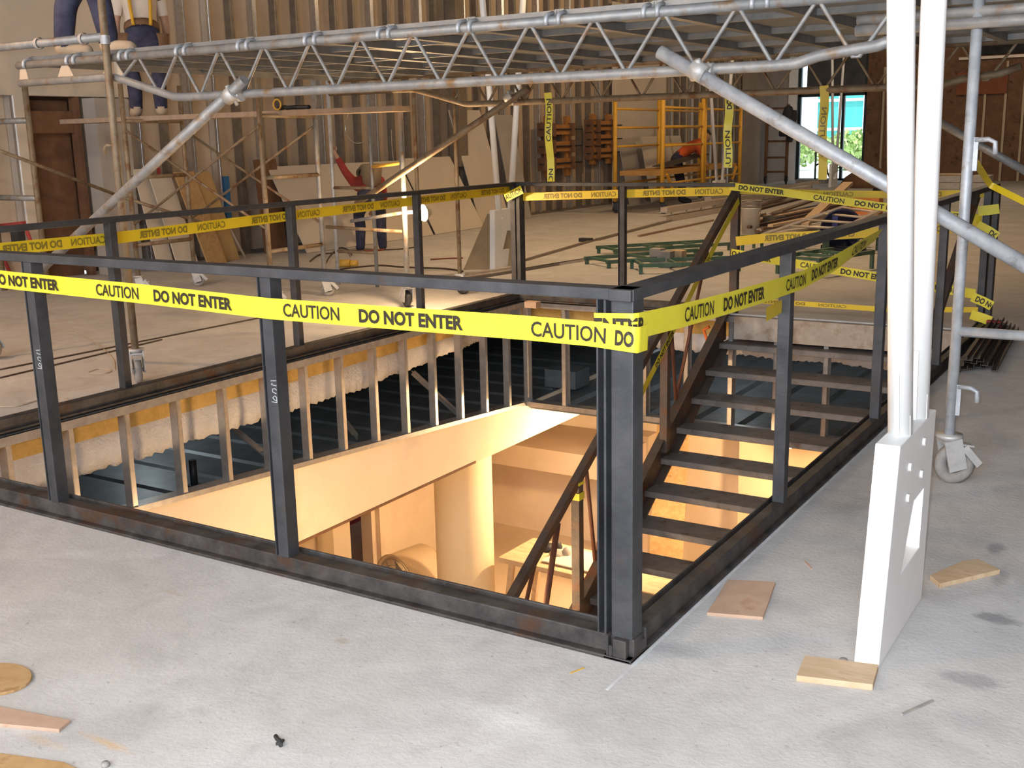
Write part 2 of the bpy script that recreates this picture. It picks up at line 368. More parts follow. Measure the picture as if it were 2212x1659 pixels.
s = MB(); s.box((XW, hit(1602, 250, 0, XW).y, 0.0), (XW+0.02, 30.9, 4.4)); s.build('wall_board', mat('dull_board', (0.30, 0.24, 0.19), (0.36, 0.29, 0.23), 1.5, 0.9), wl)
d = MB(); d.box((-9.95, ya+0.02, 0), (-9.89, yb-0.02, 1.98)); dr = struct(d.build('door_1', BRBRD))
s = MB(); s.box((-10.3, 4.0, 0), (-10.2, 8.5, 3)); s.box((-10.3, 4.0, 2.9), (-9.84, 8.5, 3)); s.box((-10.3, 3.9, 0), (-9.84, 4.0, 3)); s.box((-10.3, 8.5, 0), (-9.84, 8.6, 3)); s.build('light_leak_box', BRBRD, wl)  # box added behind the doorway to stop outside light leaking in
d = MB(); d.box((-9.82, ya, 0), (-9.70, ya+0.05, 2.02)); d.box((-9.82, yb-0.05, 0), (-9.70, yb, 2.02)); d.box((-9.82, ya, 1.62), (-9.76, yb, 1.86)); d.build('door_frame', BRBRD, dr)

# far wall with the window
xs = [hit(px, 300, 1, YF).x for px in (1722, 1868)]
zt = 2.5
m = MB()
m.box((xs[1], YF, 0), (X1, YF+0.2, 6.2)); m.box((X0, YF, 4.0), (xs[1], YF+0.2, 6.2))
wf = struct(m.build('wall_far', SHEATH))
s = MB(); s.box((X0, YF-0.06, 0), (xs[0]-0.03, YF+0.2, 4.0)); s.build('pale_pier', WHITE, wf, label='pale pier beside the window')
for px in (1905, 1942, 2020, 2085, 2122, 2166, 2205):
    x = hit(px, 300, 1, YF-0.05).x
    s = MB(); s.box((x-0.03, YF-0.1, 0), (x+0.03, YF-0.001, 3.2 if px != 2122 else 2.4)); s.build('stud', mat('tan_stud', (0.46, 0.36, 0.24), (0.54, 0.42, 0.28), 6, 0.6), wf)
s = MB(); a = hit(2072, 128, 1, YF-0.1); b = hit(2212, 116, 1, YF-0.1); s.beam((a.x, YF-0.12, 3.32), (b.x+2, YF-0.12, 3.32), 0.06, 0.07); s.build('ledger', ALU, wf)
s = MB(); s.box((-4.9, YF-0.14, 2.35), (-3.6, YF-0.11, 2.95)); s.build('red_brown_panel', mat('red_brown_panel', (0.20, 0.06, 0.025), (0.25, 0.08, 0.035), 4, 0.8), wf)
s = MB(); s.box((-4.6, YF-0.12, 3.4), (-3.0, YF-0.02, 4.2)); s.build('dark_duct_opening', VOID, wf)
s = MB(); s.box((X0, YF-0.02, 2.5), (xs[0], YF, 4.0)); 
fr = MB()
for (a, b) in (((xs[0]-0.04, 0.0), (xs[0]+0.07, 4.0)), ((xs[1]-0.07, 0.0), (xs[1]+0.04, 4.0)), ((xs[0], 0.0), (xs[1], 0.06)), ((xs[0], zt-0.05), (xs[1], zt+0.06)), ((hit(1815, 300, 1, YF).x, 0.0), (hit(1815, 300, 1, YF).x+0.08, zt))):
    fr.box((a[0], YF+0.02, a[1]), (b[0], YF+0.14, b[1]))
wn = struct(fr.build('window_1', DRKFR))
s = MB(); s.box((xs[0]+0.23, YF+0.03, zt+0.06), (xs[1], YF+0.06, 4.0)); s.build('blank_panel', mat('dark_spandrel', (0.05, 0.05, 0.055), (0.08, 0.08, 0.085), 3, 0.7), wn)
s = MB(); s.box((xs[0]+0.05, YF+0.07, 0.06), (xs[1]-0.05, YF+0.075, zt-0.04)); s.build('pane', GLASSM, wn)

# outside the window
m = MB(); m.box((-40, 31.25, -0.4), (30, 80, -0.1)); struct(m.build('ground', PALEST))
BX = hit(1764, 250, 1, 56).x
bl = thing('office_building', 'teal glazed building with pale gridded frame seen through the far window', 'building', (-9, 56, -0.1))
m = MB(); m.box((BX, 56, -0.1), (BX+14, 60, 12)); m.build('glazing', TEAL, bl)
m = MB()
for i in range(12): m.box((BX+1.25*i-0.07, 55.8, -0.1), (BX+1.25*i+0.07, 55.99, 12))
for j in range(7): m.box((BX, 55.82, 1.45*j), (BX+14, 55.99, 1.45*j+0.14))
m.build('frame_grid', PALEST, bl)
def tree(cx, cy, z0, hgt, rad, label, seed):
    r = random.Random(seed)
    t = thing('tree', label, 'tree', (cx, cy, z0), 'trees outside the window')
    MB().tube((cx, cy, z0), (cx, cy, z0+hgt*0.5), 0.08, 8).build('trunk', BRBRD, t)
    m = MB()
    for i in range(1500):
        a = r.uniform(0, 2*PI); u = r.uniform(-1, 1); q = (r.random())**0.4*rad*(0.8+0.2*math.sin(3*a))
        p = V((cx+q*math.cos(a)*math.sqrt(1-u*u), cy+q*math.sin(a)*math.sqrt(1-u*u), z0+hgt*0.5+q*u*hgt/rad*0.5))
        d1 = V((r.uniform(-1, 1), r.uniform(-1, 1), r.uniform(-1, 1))).normalized()*0.13; d2 = d1.cross(V((r.uniform(-1, 1), 1, 0.3))).normalized()*0.08
        m.add([p-d1, p+d2, p+d1, p-d2], [(0, 1, 2, 3)])
    m.build('foliage', LEAF, t)
tree(-13.6, 42, -0.1, 1.5, 1.7, 'leafy green tree outside left of the window post', 3)
tree(-11.0, 42.5, -0.1, 1.6, 1.5, 'taller leafy green tree outside behind the hanging tape', 4)
tree(-8.2, 42, -0.1, 2.0, 1.5, 'leafy green tree outside at the right window jamb', 5)

# ------------------------------------------------------------------ below: the opening's framing and the lower room
def ztrk(y): return -0.536-0.0727*y
sp = thing('stud_partition', 'metal stud frame with cream fascia below, along the left side of the opening', 'partition', (-4.05, 3.4, -1.33))
yl = 0.735; k = 0
while yl < 6.0:
    m = MB(); x0, x1 = -4.062, -4.0
    m.box((x0, yl-0.002, ztrk(yl)), (x1, yl+0.002, -0.02)); m.box((x1-0.004, yl, ztrk(yl)), (x1, yl+0.034, -0.02)); m.box((x0, yl, ztrk(yl)), (x0+0.004, yl+0.034, -0.02))
    m.build('stud', STUD, sp); yl += 0.3855
m = MB(); m.box((-4.095, 0.3, -0.07), (-4.091, 6.04, -0.014)); m.box((-3.998, 0.3, -0.068), (-3.994, 6.04, -0.014)); m.box((-4.095, 0.3, -0.018), (-3.994, 6.04, -0.014)); m.build('top_track', TRACKM, sp)
m = MB(); m.beam((-4.045, 0.3, ztrk(0.3)-0.012), (-4.045, 6.06, ztrk(6.06)-0.012), 0.11, 0.035); m.build('bottom_track', TRACKM, sp)
m = MB()
for (xa, xb) in ((-4.045, -4.028),):
    vs = []
    for x in (xa, xb):
        vs += [(x, 0.3, -1.33), (x, 7.6, -1.33), (x, 7.6, -0.99), (x, 6.06, ztrk(6.06)-0.03), (x, 0.3, ztrk(0.3)-0.03)]
    m.add(vs, [(4, 3, 2, 1, 0), (5, 6, 7, 8, 9)] + [(i, (i+1) % 5, 5+(i+1) % 5, 5+i) for i in range(5)])
m.build('fascia_board', CREAM, sp, label='long cream drywall fascia')
m = MB(); m.box((-4.048, 0.3, -1.352), (-4.024, 5.2, -1.331)); m.build('edge_trim', BRBRD, sp, label='dark trim under the fascia')

def foam_panel(along, fixed, a, b, zbase, label, name='insulation_band'):
    """white foam with a torn lower edge, a yellow batt strip above it"""
    t = thing(name, label, 'insulation', ((fixed, (a+b)/2, -0.5) if along == 'y' else ((a+b)/2, fixed, -0.5)))
    r = random.Random(int(abs(fixed)*100)); m = MB(); n = int((b-a)/0.022); vs = []; fs = []
    for i in range(n+1):
        s = a+(b-a)*i/n; z = zbase(s) + r.uniform(-0.014, 0.012) + 0.006*math.sin(s*9)
        bul = 0.006*math.sin(s*5)+0.005*math.sin(s*13)
        for (zz, off) in ((-0.235, 0.03), (-0.26, 0.045+bul*0.4), ((z-0.26)/2, 0.05+bul), (z, 0.035), (z-0.004, -0.05)):
            vs.append((fixed+off, s, zz) if along == 'y' else (s, fixed-off, zz))
    for i in range(n):
        for j in range(4): fs.append((i*5+j, i*5+j+1, (i+1)*5+j+1, (i+1)*5+j))
    m.add(vs, fs, True); m.build('foam', FOAM, t)
    m = MB()
    if along == 'y': m.box((fixed-0.03, a, -0.26), (fixed+0.035, b, -0.03))
    else: m.box((a, fixed-0.035, -0.26), (b, fixed+0.03, -0.03))
    m.build('yellow_batt', YINS, t)
    return t
foam_panel('y', -4.32, 0.1, 6.2, lambda s: (-0.45 if s < 4.0 else -0.45+0.09*(s-4.0)/1.5), 'white spray foam and yellow batt band behind the left studs, ragged bottom')
foam_panel('x', 6.34, -4.2, -0.02, lambda s: -0.40, 'white spray foam and yellow batt band behind the studs across the far side')
fp = thing('stud_partition', 'metal stud frame across the far side of the opening behind the stair', 'partition', (-2.0, 6.08, -1.0))
xq = -4.0; k = 0
for x in (-4.02, -3.61, -3.22, -2.80, -2.41, -2.01, -1.62, -1.21, -0.82, -0.42):
    m = MB(); m.box((x-0.002, 6.04, -0.97), (x+0.002, 6.13, -0.02)); m.box((x, 6.04, -0.97), (x+0.036, 6.044, -0.02)); m.box((x, 6.126, -0.97), (x+0.036, 6.13, -0.02)); m.build('stud', STUD, fp)
m = MB(); m.box((-4.05, 6.03, -0.068), (0, 6.034, -0.014)); m.box((-4.05, 6.03, -0.018), (0, 6.13, -0.014)); m.build('top_track', TRACKM, fp)
m = MB(); m.box((-4.05, 6.03, -1.01), (0, 6.14, -0.965)); m.build('bottom_track', TRACKM, fp)
se = MB(); se.box((-1.95, 5.992, -0.2), (-0.12, 6.03, -0.012)); tag(se.build('edge_board', SLABE), 'dirty pale edge board under the floor at the top of the stair', 'board')

# dark ceiling void beside and beyond the opening
dk = thing('metal_deck', 'dark ribbed metal deck in the void left of the opening', 'deck', (-6.4, 4, -1.04))
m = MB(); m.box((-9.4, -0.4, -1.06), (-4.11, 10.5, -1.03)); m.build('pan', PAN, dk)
m = MB(); yq = -0.3
while yq < 10.4:
    m.prism([(-0.045, 0), (-0.02, 0.018), (0.02, 0.018), (0.045, 0)], (-9.4, yq, -1.03), (0, 1, 0), (0, 0, 1), (5.25, 0, 0)); yq += 0.42
m.build('ribs', PAN, dk)
dk2 = thing('metal_deck', 'dark metal deck in the void behind the far studs', 'deck', (-2, 7.8, -1.04))
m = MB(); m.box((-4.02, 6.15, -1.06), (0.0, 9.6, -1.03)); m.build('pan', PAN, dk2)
m = MB(); xq = -3.7
while xq < -0.1: m.prism([(-0.05, 0), (-0.02, 0.035), (0.02, 0.035), (0.05, 0)], (xq, 6.15, -1.03), (1, 0, 0), (0, 0, 1), (0, 3.45, 0)); xq += 0.42
m.build('ribs', PAN, dk2)
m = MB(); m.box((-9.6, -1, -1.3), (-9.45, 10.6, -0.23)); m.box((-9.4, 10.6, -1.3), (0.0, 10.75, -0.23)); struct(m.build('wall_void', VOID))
def strut(p, q, lab):
    t = MB(); t.beam(p, q, 0.05, 0.006); t.beam(V(p)+V((0, 0.022, -0.022)), V(q)+V((0, 0.022, -0.022)), 0.006, 0.05); tag(t.build('angle_brace', TRACKM), lab, 'brace', 'angle braces in the void')
strut(hit(888, 800, 0, -4.5), hit(992, 895, 0, -4.25), 'grey steel angle slanting through the void, right of the lit stud row')
strut(hit(505, 925, 0, -4.5), hit(566, 975, 0, -4.25), 'short grey steel angle in the void beside the middle front post')
strut(hit(738, 900, 0, -4.55), hit(768, 940, 0, -4.3), 'small grey steel angle in the void behind the lit studs')
strut(hit(122, 1040, 0, -4.5), hit(148, 1090, 0, -4.2), 'grey steel angle in the void behind the leftmost front post')
p = hit(417, 1012, 0, -4.9); m = MB(); m.tube((p.x, p.y, -1.03), (p.x, p.y, -0.80), 0.028, 12); m.tube((p.x, p.y, -1.03), (p.x, p.y, -0.99), 0.05, 12)
tag(m.build('pipe_stub', PIPED), 'short dark pipe stub standing up from the metal deck', 'pipe')
p = hit(1225, 845, 1, 6.9); m = MB(); m.box((p.x-0.2, 6.8, -1.0), (p.x+0.15, 7.1, -0.82)); tag(m.build('duct_box', PAN), 'dark sheet metal box on the deck behind the far studs', 'duct')

# lower room
ZL = -3.4
m = MB(); m.box((-9.4, -1, ZL-0.1), (1.3, 10.6, ZL)); struct(m.build('floor', mat('lower_floor', (0.62, 0.50, 0.36), (0.70, 0.57, 0.42), 1.5, 0.8), base=(0, 0, ZL)))
m = MB(); m.box((-9.4, -1, -1.36), (-4.05, 10.6, -1.33)); struct(m.build('ceiling', CREAM))
m = MB(); m.box((0.02, -1, ZL), (0.2, 10.6, -0.23)); m.box((-9.4, -0.6, ZL), (0.02, -0.45, -0.23)); struct(m.build('wall_lower_right', CREAM))
XL = -6.25
def yy(px, py): return hit(px, py, 0, XL).y
yr0, yr1 = yy(757, 1160), yy(803, 1140)
m = MB(); m.box((XL-0.15, -1, ZL), (XL, yr0, -1.36)); m.box((XL-0.15, yr1, ZL), (XL, 8.75, -1.36))
m.box((XL, yy(683, 1190), ZL), (XL+0.03, yy(716, 1175), -1.36), 1); m.box((XL, yy(812, 1140), ZL), (XL+0.06, yy(834, 1125), -1.36))  # first strip: shade of the recess put into a darker wall colour
wl2 = struct(m.build('wall_lower_left', [CREAM, mat('shaded_drywall', (0.50, 0.39, 0.25), (0.55, 0.43, 0.28), 2, 0.9)]))
s = MB(); s.box((XL-1.6, yr0-0.6, ZL), (XL-1.5, 10.5, -1.36)); s.box((XL-1.5, yr0-0.7, ZL), (XL-0.15, yr0-0.6, -1.36)); s.box((XL-1.5, 10.5, ZL), (XL-0.15, 10.6, -1.36)); s.build('red_wall', REDP, wl2, label='dark red wall beyond the doorway')
YB = 8.75
m = MB(); m.box((-6.4, YB, ZL), (0.1, YB+0.15, -1.07))
x = hit(1620, 1000, 1, YB).x; m.box((x, YB-0.35, ZL), (0.1, YB, -1.07), 1)
x = hit(1440, 1000, 1, YB).x; m.box((x-0.7, YB-0.25, ZL), (x-0.12, YB, -1.9), 2)
wf2 = struct(m.build('wall_lower_far', [CREAM, mat('shaded_drywall2', (0.60, 0.47, 0.31), (0.65, 0.51, 0.34), 2, 0.9), GYP]))
a = hit(1100, 985, 1, 7.7); b = hit(1310, 1032, 1, 7.7)
s = MB(); s.box((-6.2, 7.7, a.z-0.12), (-3.9, YB, a.z+0.14)); s.build('soffit', GYP, wf2)
c = hit(1022, 1100, 0, -4.32)
m = MB(); m.lathe([(0.285, ZL), (0.285, -1.335)], (-4.62, c.y+0.28, 0), n=40); col_ = m.build('round_column', mat('column_plaster', (0.80, 0.68, 0.46), (0.84, 0.72, 0.50), 2, 0.8)); tag(col_, 'smooth round cream column in the lower room', 'column')
# drum fan
c = fl(893, 1322, ZL); cz = ZL+0.36; ax = (FW*V((1, 1, 0))).normalized(); ax = V((-0.25, -0.97, 0)).normalized()
t = thing('drum_fan', 'large round drum fan on the lower floor beside the round column', 'fan', (c.x, c.y, ZL))
DR = mat('tan_fan_shell', (0.60, 0.47, 0.30), (0.66, 0.52, 0.34), 3, 0.5)
cc = V((c.x, c.y, cz))
MB().lathe([(0.30, -0.2), (0.33, -0.22), (0.34, -0.2), (0.33, 0.2), (0.34, 0.22), (0.30, 0.2), (0.295, -0.2)], cc, ax, 36).build('drum', DR, t)
g = MB()
for r in (0.08, 0.15, 0.22, 0.285):
    pts = [cc+ax*0.205+(V((0, 0, 1))*math.cos(2*PI*i/28)+ax.cross(V((0, 0, 1)))*math.sin(2*PI*i/28))*r for i in range(28)]; g.path(pts, 0.004, 5, closed=True)
for i in range(10):
    dd = V((0, 0, 1))*math.cos(PI*i/5)+ax.cross(V((0, 0, 1)))*math.sin(PI*i/5); g.tube(cc+ax*0.205, cc+ax*0.205+dd*0.29, 0.004, 5)
g.build('grille', CASTW, t)
g = MB(); g.lathe([(0.0, 0.1), (0.06, 0.09), (0.07, -0.05), (0.0, -0.06)], cc, ax, 16); 
for i in range(5):
    dd = V((0, 0, 1))*math.cos(2*PI*i/5)+ax.cross(V((0, 0, 1)))*math.sin(2*PI*i/5); ee = ax.cross(dd)
    g.add([cc+dd*0.05-ee*0.03+ax*0.03, cc+dd*0.27-ee*0.09+ax*0.05, cc+dd*0.27+ee*0.09-ax*0.02, cc+dd*0.05+ee*0.03-ax*0.03], [(0, 1, 2, 3)])
g.build('blades', CASTW, t)
g = MB(); e = ax.cross(V((0, 0, 1)))
for s_ in (-1, 1):
    g.tube(V((c.x, c.y, ZL+0.02))+e*0.28*s_-ax*0.25, V((c.x, c.y, ZL+0.02))+e*0.28*s_+ax*0.25, 0.018, 8); g.tube(V((c.x, c.y, ZL+0.02))+e*0.28*s_, cc+e*0.33*s_, 0.014, 8)
g.build('stand', CASTW, t)
# work table with sheets of board
zt_ = -2.5; A = fl(1100, 1207, zt_); B = fl(1292, 1252, zt_)
dx = (B-A).normalized(); dn = V((-dx.y, dx.x, 0))
t = thing('work_table', 'long plank work table on trestle legs in the lower room', 'table', ((A.x+B.x)/2, (A.y+B.y)/2, ZL))
m = MB(); m.beam(A-dx*0.12+dn*0.3-V((0, 0, 0.03)), B+dx*0.6+dn*0.3-V((0, 0, 0.03)), 0.62, 0.05); m.build('tabletop', WOOD, t)
for f_ in (0.0, 1.15):
    for s_ in (0.05, 0.55):
        q = lerp(A, B, f_)+dn*s_; MB().beam(q-V((0, 0, 0.055)), V((q.x, q.y, ZL))+dx*(0.12 if f_ < 0 else -0.12), 0.05, 0.05, up=(0, 1, 0)).build('leg', WOOD, t)
m = MB(); q = lerp(A, B, 0.62)+dn*0.3; m.beam(q-dx*0.3+V((0, 0, 0.012)), q+dx*0.35+V((0, 0, 0.012)), 0.42, 0.012); tag(m.build('board_sheet', GYPL), 'pale sheet lying on the work table', 'sheet')
for i, (f_, s_, lab) in enumerate(((0.36, 0.3, 'crumpled grey tool pouch on the work table left of the sheet'), (0.2, 0.4, 'small dark hand tool on the work table near its left end'))):
    q = lerp(A, B, f_)+dn*s_; m = MB(); m.lathe([(0.0, 0.07), (0.05, 0.06), (0.08, 0.03), (0.075, 0.0), (0, 0)], (q.x, q.y, zt_-0.004), n=9); m.lathe([(0.0, 0.10), (0.03, 0.08), (0.05, 0.03), (0.045, 0.0), (0, 0)], (q.x+0.08, q.y+0.04, zt_-0.004), n=8)
    tag(m.build('tool_pouch' if i == 0 else 'hand_tool', CASTW if i == 0 else PIPED), lab, 'tool')
# leaning board in the lower room, the lit work light, and one added out of view
p = hit(1400, 990, 1, 7.4); m = MB(); m.beam((p.x+0.25, 7.25, ZL), (p.x-0.02, 8.1, p.z+0.35), 0.35, 0.02, up=(0.3, -1, 0.2)); tag(m.build('leaning_board', OSB), 'brown board leaning upright in the lower room behind the stair', 'board')
def stand_light(px, py, yv, label, watt, glow, zb, name='work_light'):
    p = hit(px, py, 1, yv); t = thing(name, label, 'light', (p.x, p.y, zb))
    m = MB(); m.box((p.x-0.09, p.y+0.03, p.z-0.06), (p.x+0.09, p.y+0.09, p.z+0.06)); m.build('housing', PIPED, t)
    m = MB(); m.tube((p.x-0.06, p.y, p.z), (p.x+0.06, p.y, p.z), 0.022, 10); m.build('lamp_tube', glow, t)
    m = MB(); m.tube((p.x, p.y+0.06, zb+0.3), (p.x, p.y+0.06, p.z-0.05), 0.015, 8)
    for i in range(3):
        a = 2*PI*i/3; m.tube((p.x, p.y+0.06, zb+0.35), (p.x+0.35*math.cos(a), p.y+0.06+0.35*math.sin(a), zb+0.012), 0.012, 8)
    m.build('tripod', GALV, t)
    lamp('glow_of_'+name, 'POINT', (p.x, p.y-0.10, p.z+0.02), watt, WARM, 0.05)
stand_light(1690, 957, 7.8, 'lit work light on a stand in the lower room, seen under the stair', 120, GLOW2, ZL)
stand_light(1346, 985, 6.75, 'added work light on a stand, unseen behind the corner post in the lower room', 170, GLOW2, ZL)  # hidden lamp added to light the right end of the fascia
lamp('lower_room_light', 'POINT', (-2.6, 2.6, -1.6), 110, WARM, 0.12)
# ------------------------------------------------------------------ steel guard rail round the opening
gr = thing('guardrail', 'dark steel guard rail with posts and floor channel round the floor opening', 'railing', (-2.0, 3.0, 0))
def channel(a, b, inn, name='floor_channel', k=1.0):
    """floor channel from a to b, inn = unit vector into the opening"""
    m = MB(); a, b, inn = V(a), V(b), V(inn)
    for (o0, o1, z0, z1) in ((0.0, 0.125, 0.0, 0.012), (0.022, 0.082, 0.012, 0.068), (0.100, 0.110, 0.012, 0.074), (0.082, 0.100, 0.012, 0.045)):
        p = a+inn*((o0+o1)/2*k); q = b+inn*((o0+o1)/2*k); zc = V((0, 0, (z0+z1)/2)); m.beam(p+zc, q+zc, (o1-o0)*k, z1-z0)
    m.build(name, CURBM, gr, bev=0.004)
channel((-WO-0.06, 0, 0), (0, 0, 0), (0, 1, 0)); channel((0, 0, 0), (0, DO+0.06, 0), (-1, 0, 0), k=0.72)
channel((-WO-0.06, 0.126, 0), (-WO-0.06, DO+0.0, 0), (1, 0, 0)); channel((-WO-0.06, DO+0.06, 0), (-2.08, DO+0.06, 0), (0, -1, 0))
def post(x, y, w=0.046, d=0.055, zt=HR-0.03, lab=None, mk=False, front='y'):
    m = MB(); m.box((x-w/2, y-d/2, 0.066), (x+w/2, y+d/2, zt))
    if front == 'y':
        m.box((x-w/2-0.014, y-d/2, 0.066), (x-w/2-0.010, y+d/2-0.01, zt)); m.box((x-w/2-0.014, y+0.004, 0.066), (x-w/2, y+0.010, zt))
    o = m.build('post', STEEL, gr, bev=0.003)
    if mk:
        n = MB(); z0 = 0.62; yy_ = y-d/2-0.0012
        def st(pts):
            for p, q in zip(pts[:-1], pts[1:]): n.beam((x+0.012+p[1]*0.02, yy_, z0+p[0]*0.05), (x+0.012+q[1]*0.02, yy_, z0+q[0]*0.05), 0.002, 0.0012, up=(0, 1, 0))
        st([(0, -0.8), (0, 0.4), (0.35, 0.4), (0.4, -0.1), (0.38, -0.8)][0:3]); st([(0.35, 0.4), (0.45, 0.0), (0.3, -0.5), (0.15, -0.1), (0.12, 0.4)])
        st([(0.6, 0.4), (0.7, -0.4), (0.9, -0.4), (0.95, 0.1), (0.85, 0.5)]); st([(1.15, 0.5), (1.2, -0.6), (1.3, -0.4)]); st([(1.45, -0.7), (1.5, 0.5)])
        n.build('chalk_mark', CHALK, o)
    return o
post(-1.335, 0.045, mk=True); post(-2.585, 0.045, mk=True); post(-3.84, 0.045)
# near right corner post: two angles and a flat bar
m = MB(); m.box((-0.070, 0.018, 0.066), (-0.004, 0.085, HR-0.03)); m.box((-0.112, 0.052, 0.066), (-0.07, 0.060, HR-0.03)); m.box((-0.094, 0.018, 0.066), (-0.086, 0.06, HR-0.03)); m.box((-0.116, 0.018, 0.066), (-0.110, 0.06, HR-0.03))
m.build('corner_post', STEEL, gr, bev=0.003)
for y in (1.40, 2.86, 4.32): post(-0.036, y, 0.046, 0.05, front='x')
for y in (0.10, 1.60, 3.10, 4.55): post(-WO-0.012, y, 0.055, 0.05, front='x')
for (x, y) in ((-WO-0.0, DO+0.015), (-0.05, DO+0.01)):
    m = MB(); m.box((x-0.045, y-0.045, 0.0 if x > -1 else 0.066), (x+0.005, y+0.045, HR-0.03)); m.box((x+0.018, y-0.045, 0.0 if x > -1 else 0.066), (x+0.055, y+0.045, HR-0.03)); m.build('corner_post', STEEL, gr, bev=0.003)
post(-2.995, DO+0.015)
for (a, b) in (((-WO-0.06, 0.045), (0.0, 0.045)), ((-0.036, 0.0), (-0.036, DO+0.05)), ((-WO-0.02, 0.0), (-WO-0.02, DO+0.05)), ((-WO-0.05, DO+0.015), (-1.98, DO+0.015))):
    m = MB(); z = HR-0.016; m.beam((a[0], a[1], z), (b[0], b[1], z), 0.066, 0.032); m.build('top_rail', STEEL, gr, bev=0.003)

# ------------------------------------------------------------------ steel stair
st = thing('staircase', 'rusty steel open stair climbing from the lower room to the floor', 'stairs', (-1.0, 3.2, ZL))
SL = 0.613
def zs(y): return -0.045+SL*(y-5.857)     # upper edge of the stringer
for x in (-2.06, -0.14):
    m = MB(); y0, y1 = 0.62, 5.98
    m.prism([(y0, zs(y0)-0.33), (y0, zs(y0)), (y1, zs(y1)), (y1+0.05, -0.02), (y1+0.05, zs(y1)-0.31)], (x, 0, 0), (0, 1, 0), (0, 0, 1), (0.012, 0, 0))
    for dz in (-0.006, -0.324): m.beam((x+0.035, y0, zs(y0)+dz), (x+0.035, y1, zs(y1)+dz), 0.07, 0.012)
    m.build('stringer', RUST, st, bev=0.002)
k = 0
while True:
    y, z = 5.915-0.288*k, -0.232-0.1725*k
    if z < ZL+0.1: break
    m = MB(); m.box((-2.045, y, z-0.005), (-0.13, y+0.265, z)); m.box((-2.045, y, z-0.045), (-0.13, y+0.006, z-0.005)); m.box((-2.045, y+0.26, z-0.04), (-0.13, y+0.265, z-0.005))
    m.build('tread', TREADM, st, bev=0.002); k += 1
for x in (-2.0, -0.16):
    m = MB(); y0 = 0.75 if x < -1 else 1.0
    def zh(y): return 1.005+SL*(y-6.12)
    m.beam((x, y0, zh(y0)), (x, 6.10, zh(6.10)), 0.055, 0.055); m.build('handrail', RUST, st, bev=0.004)
    for y in ((3.36, 4.73, 2.0) if x < -1 else (3.36, 2.0)):
        m = MB(); m.box((x-0.03, y-0.03, zs(y)-0.12), (x+0.03, y+0.03, zh(y)-0.02)); m.build('handrail_post', RUST, st, bev=0.003)
m = MB(); m.box((-2.03, 6.07, 0.0), (-1.965, 6.135, HR)); m.build('handrail_post', RUST, st, bev=0.003)
m = MB(); m.prism([(-0.05, 0.0), (0.12, 0.0), (0.12, -0.26), (-0.05, -0.26)], (-2.075, 5.95, 0.035), (0, 1, 0), (0, 0, 1), (0.03, 0, 0)); m.build('landing_plate', RUST, st)
for (ya, yb, yc) in ((5.55, 5.15, 4.93), (4.2, 3.8, 3.6), (2.85, 2.45, 2.25)):
    m = MB(); m.tube((-2.0, yc, zs(yb)-0.02), (-2.0, yc-0.12, zh(yc-0.12)), 0.014, 8); m.tube((-2.0, yc, zs(yb)-0.02), (-2.0, ya, zh(ya)), 0.014, 8); m.build('rail_brace', REDROD, st)
m = MB(); p = hit(1168, 1340, 1, 2.7); q = hit(1205, 1130, 0, -2.0); m.tube((-2.0, q.y, q.z), (-2.0, q.y-0.35, zs(q.y-0.35)), 0.02, 8); m.build('rail_brace', REDROD, st)
m = MB(); A = (-2.02, 2.5, -1.95); m.tube((-2.02, 2.55, -1.22), (-2.02, 3.33, -1.62), 0.012, 6); m.build('rail_brace', RUST, st)
p = hit(1247, 1040, 0, -2.0)
m = MB()
for z in (zh(3.36)-0.02, zh(3.36)-0.12): m.box((-2.034, 3.325, z-0.012), (-1.966, 3.395, z+0.006 if z > zh(3.36)-0.05 else z+0.035))
tag(m.build('tape_scrap', TAPE), 'scrap of yellow tape knotted round the lower handrail post', 'tape')
p = hit(1535, 720, 1, 6.0); m = MB()
pts = [(p.x, 5.97, p.z+0.06), (p.x-0.05, 5.97, p.z+0.03), (p.x-0.02, 5.97, p.z-0.05), (p.x+0.05, 5.97, p.z-0.06), (p.x+0.06, 5.97, p.z-0.02)]; m.path(pts, 0.014, 8)
tag(m.build('orange_clamp', mat('orange_plastic', (0.75, 0.16, 0.02), rough=0.5)), 'bright orange clamp hooked on the stair stringer near its top', 'clamp')

# ------------------------------------------------------------------ caution tape
_words = {}
def word_mesh(text, bold):
    key = (text, bold)
    if key in _words: return _words[key]
    c = bpy.data.curves.new('lettering', 'FONT'); c.body = text; c.size = 1; c.resolution_u = 3; c.offset = 0.042 if bold else 0.016
    o = bpy.data.objects.new('lettering', c); COL.objects.link(o)
    dg = bpy.context.evaluated_depsgraph_get(); dg.update()
    me = bpy.data.meshes.new_from_object(o.evaluated_get(dg))
    vs = [(v.co.x, v.co.y) for v in me.vertices]; fs = [tuple(p.vertices) for p in me.polygons]
    x0 = min(v[0] for v in vs); x1 = max(v[0] for v in vs); y0 = min(v[1] for v in vs); y1 = max(v[1] for v in vs)
    bpy.data.objects.remove(o); bpy.data.curves.remove(c); bpy.data.meshes.remove(me)
    r = ([((a-x0)/(x1-x0), (b-y0)/(y1-y0)) for a, b in vs], fs, (x1-x0)/(y1-y0)); _words[key] = r; return r

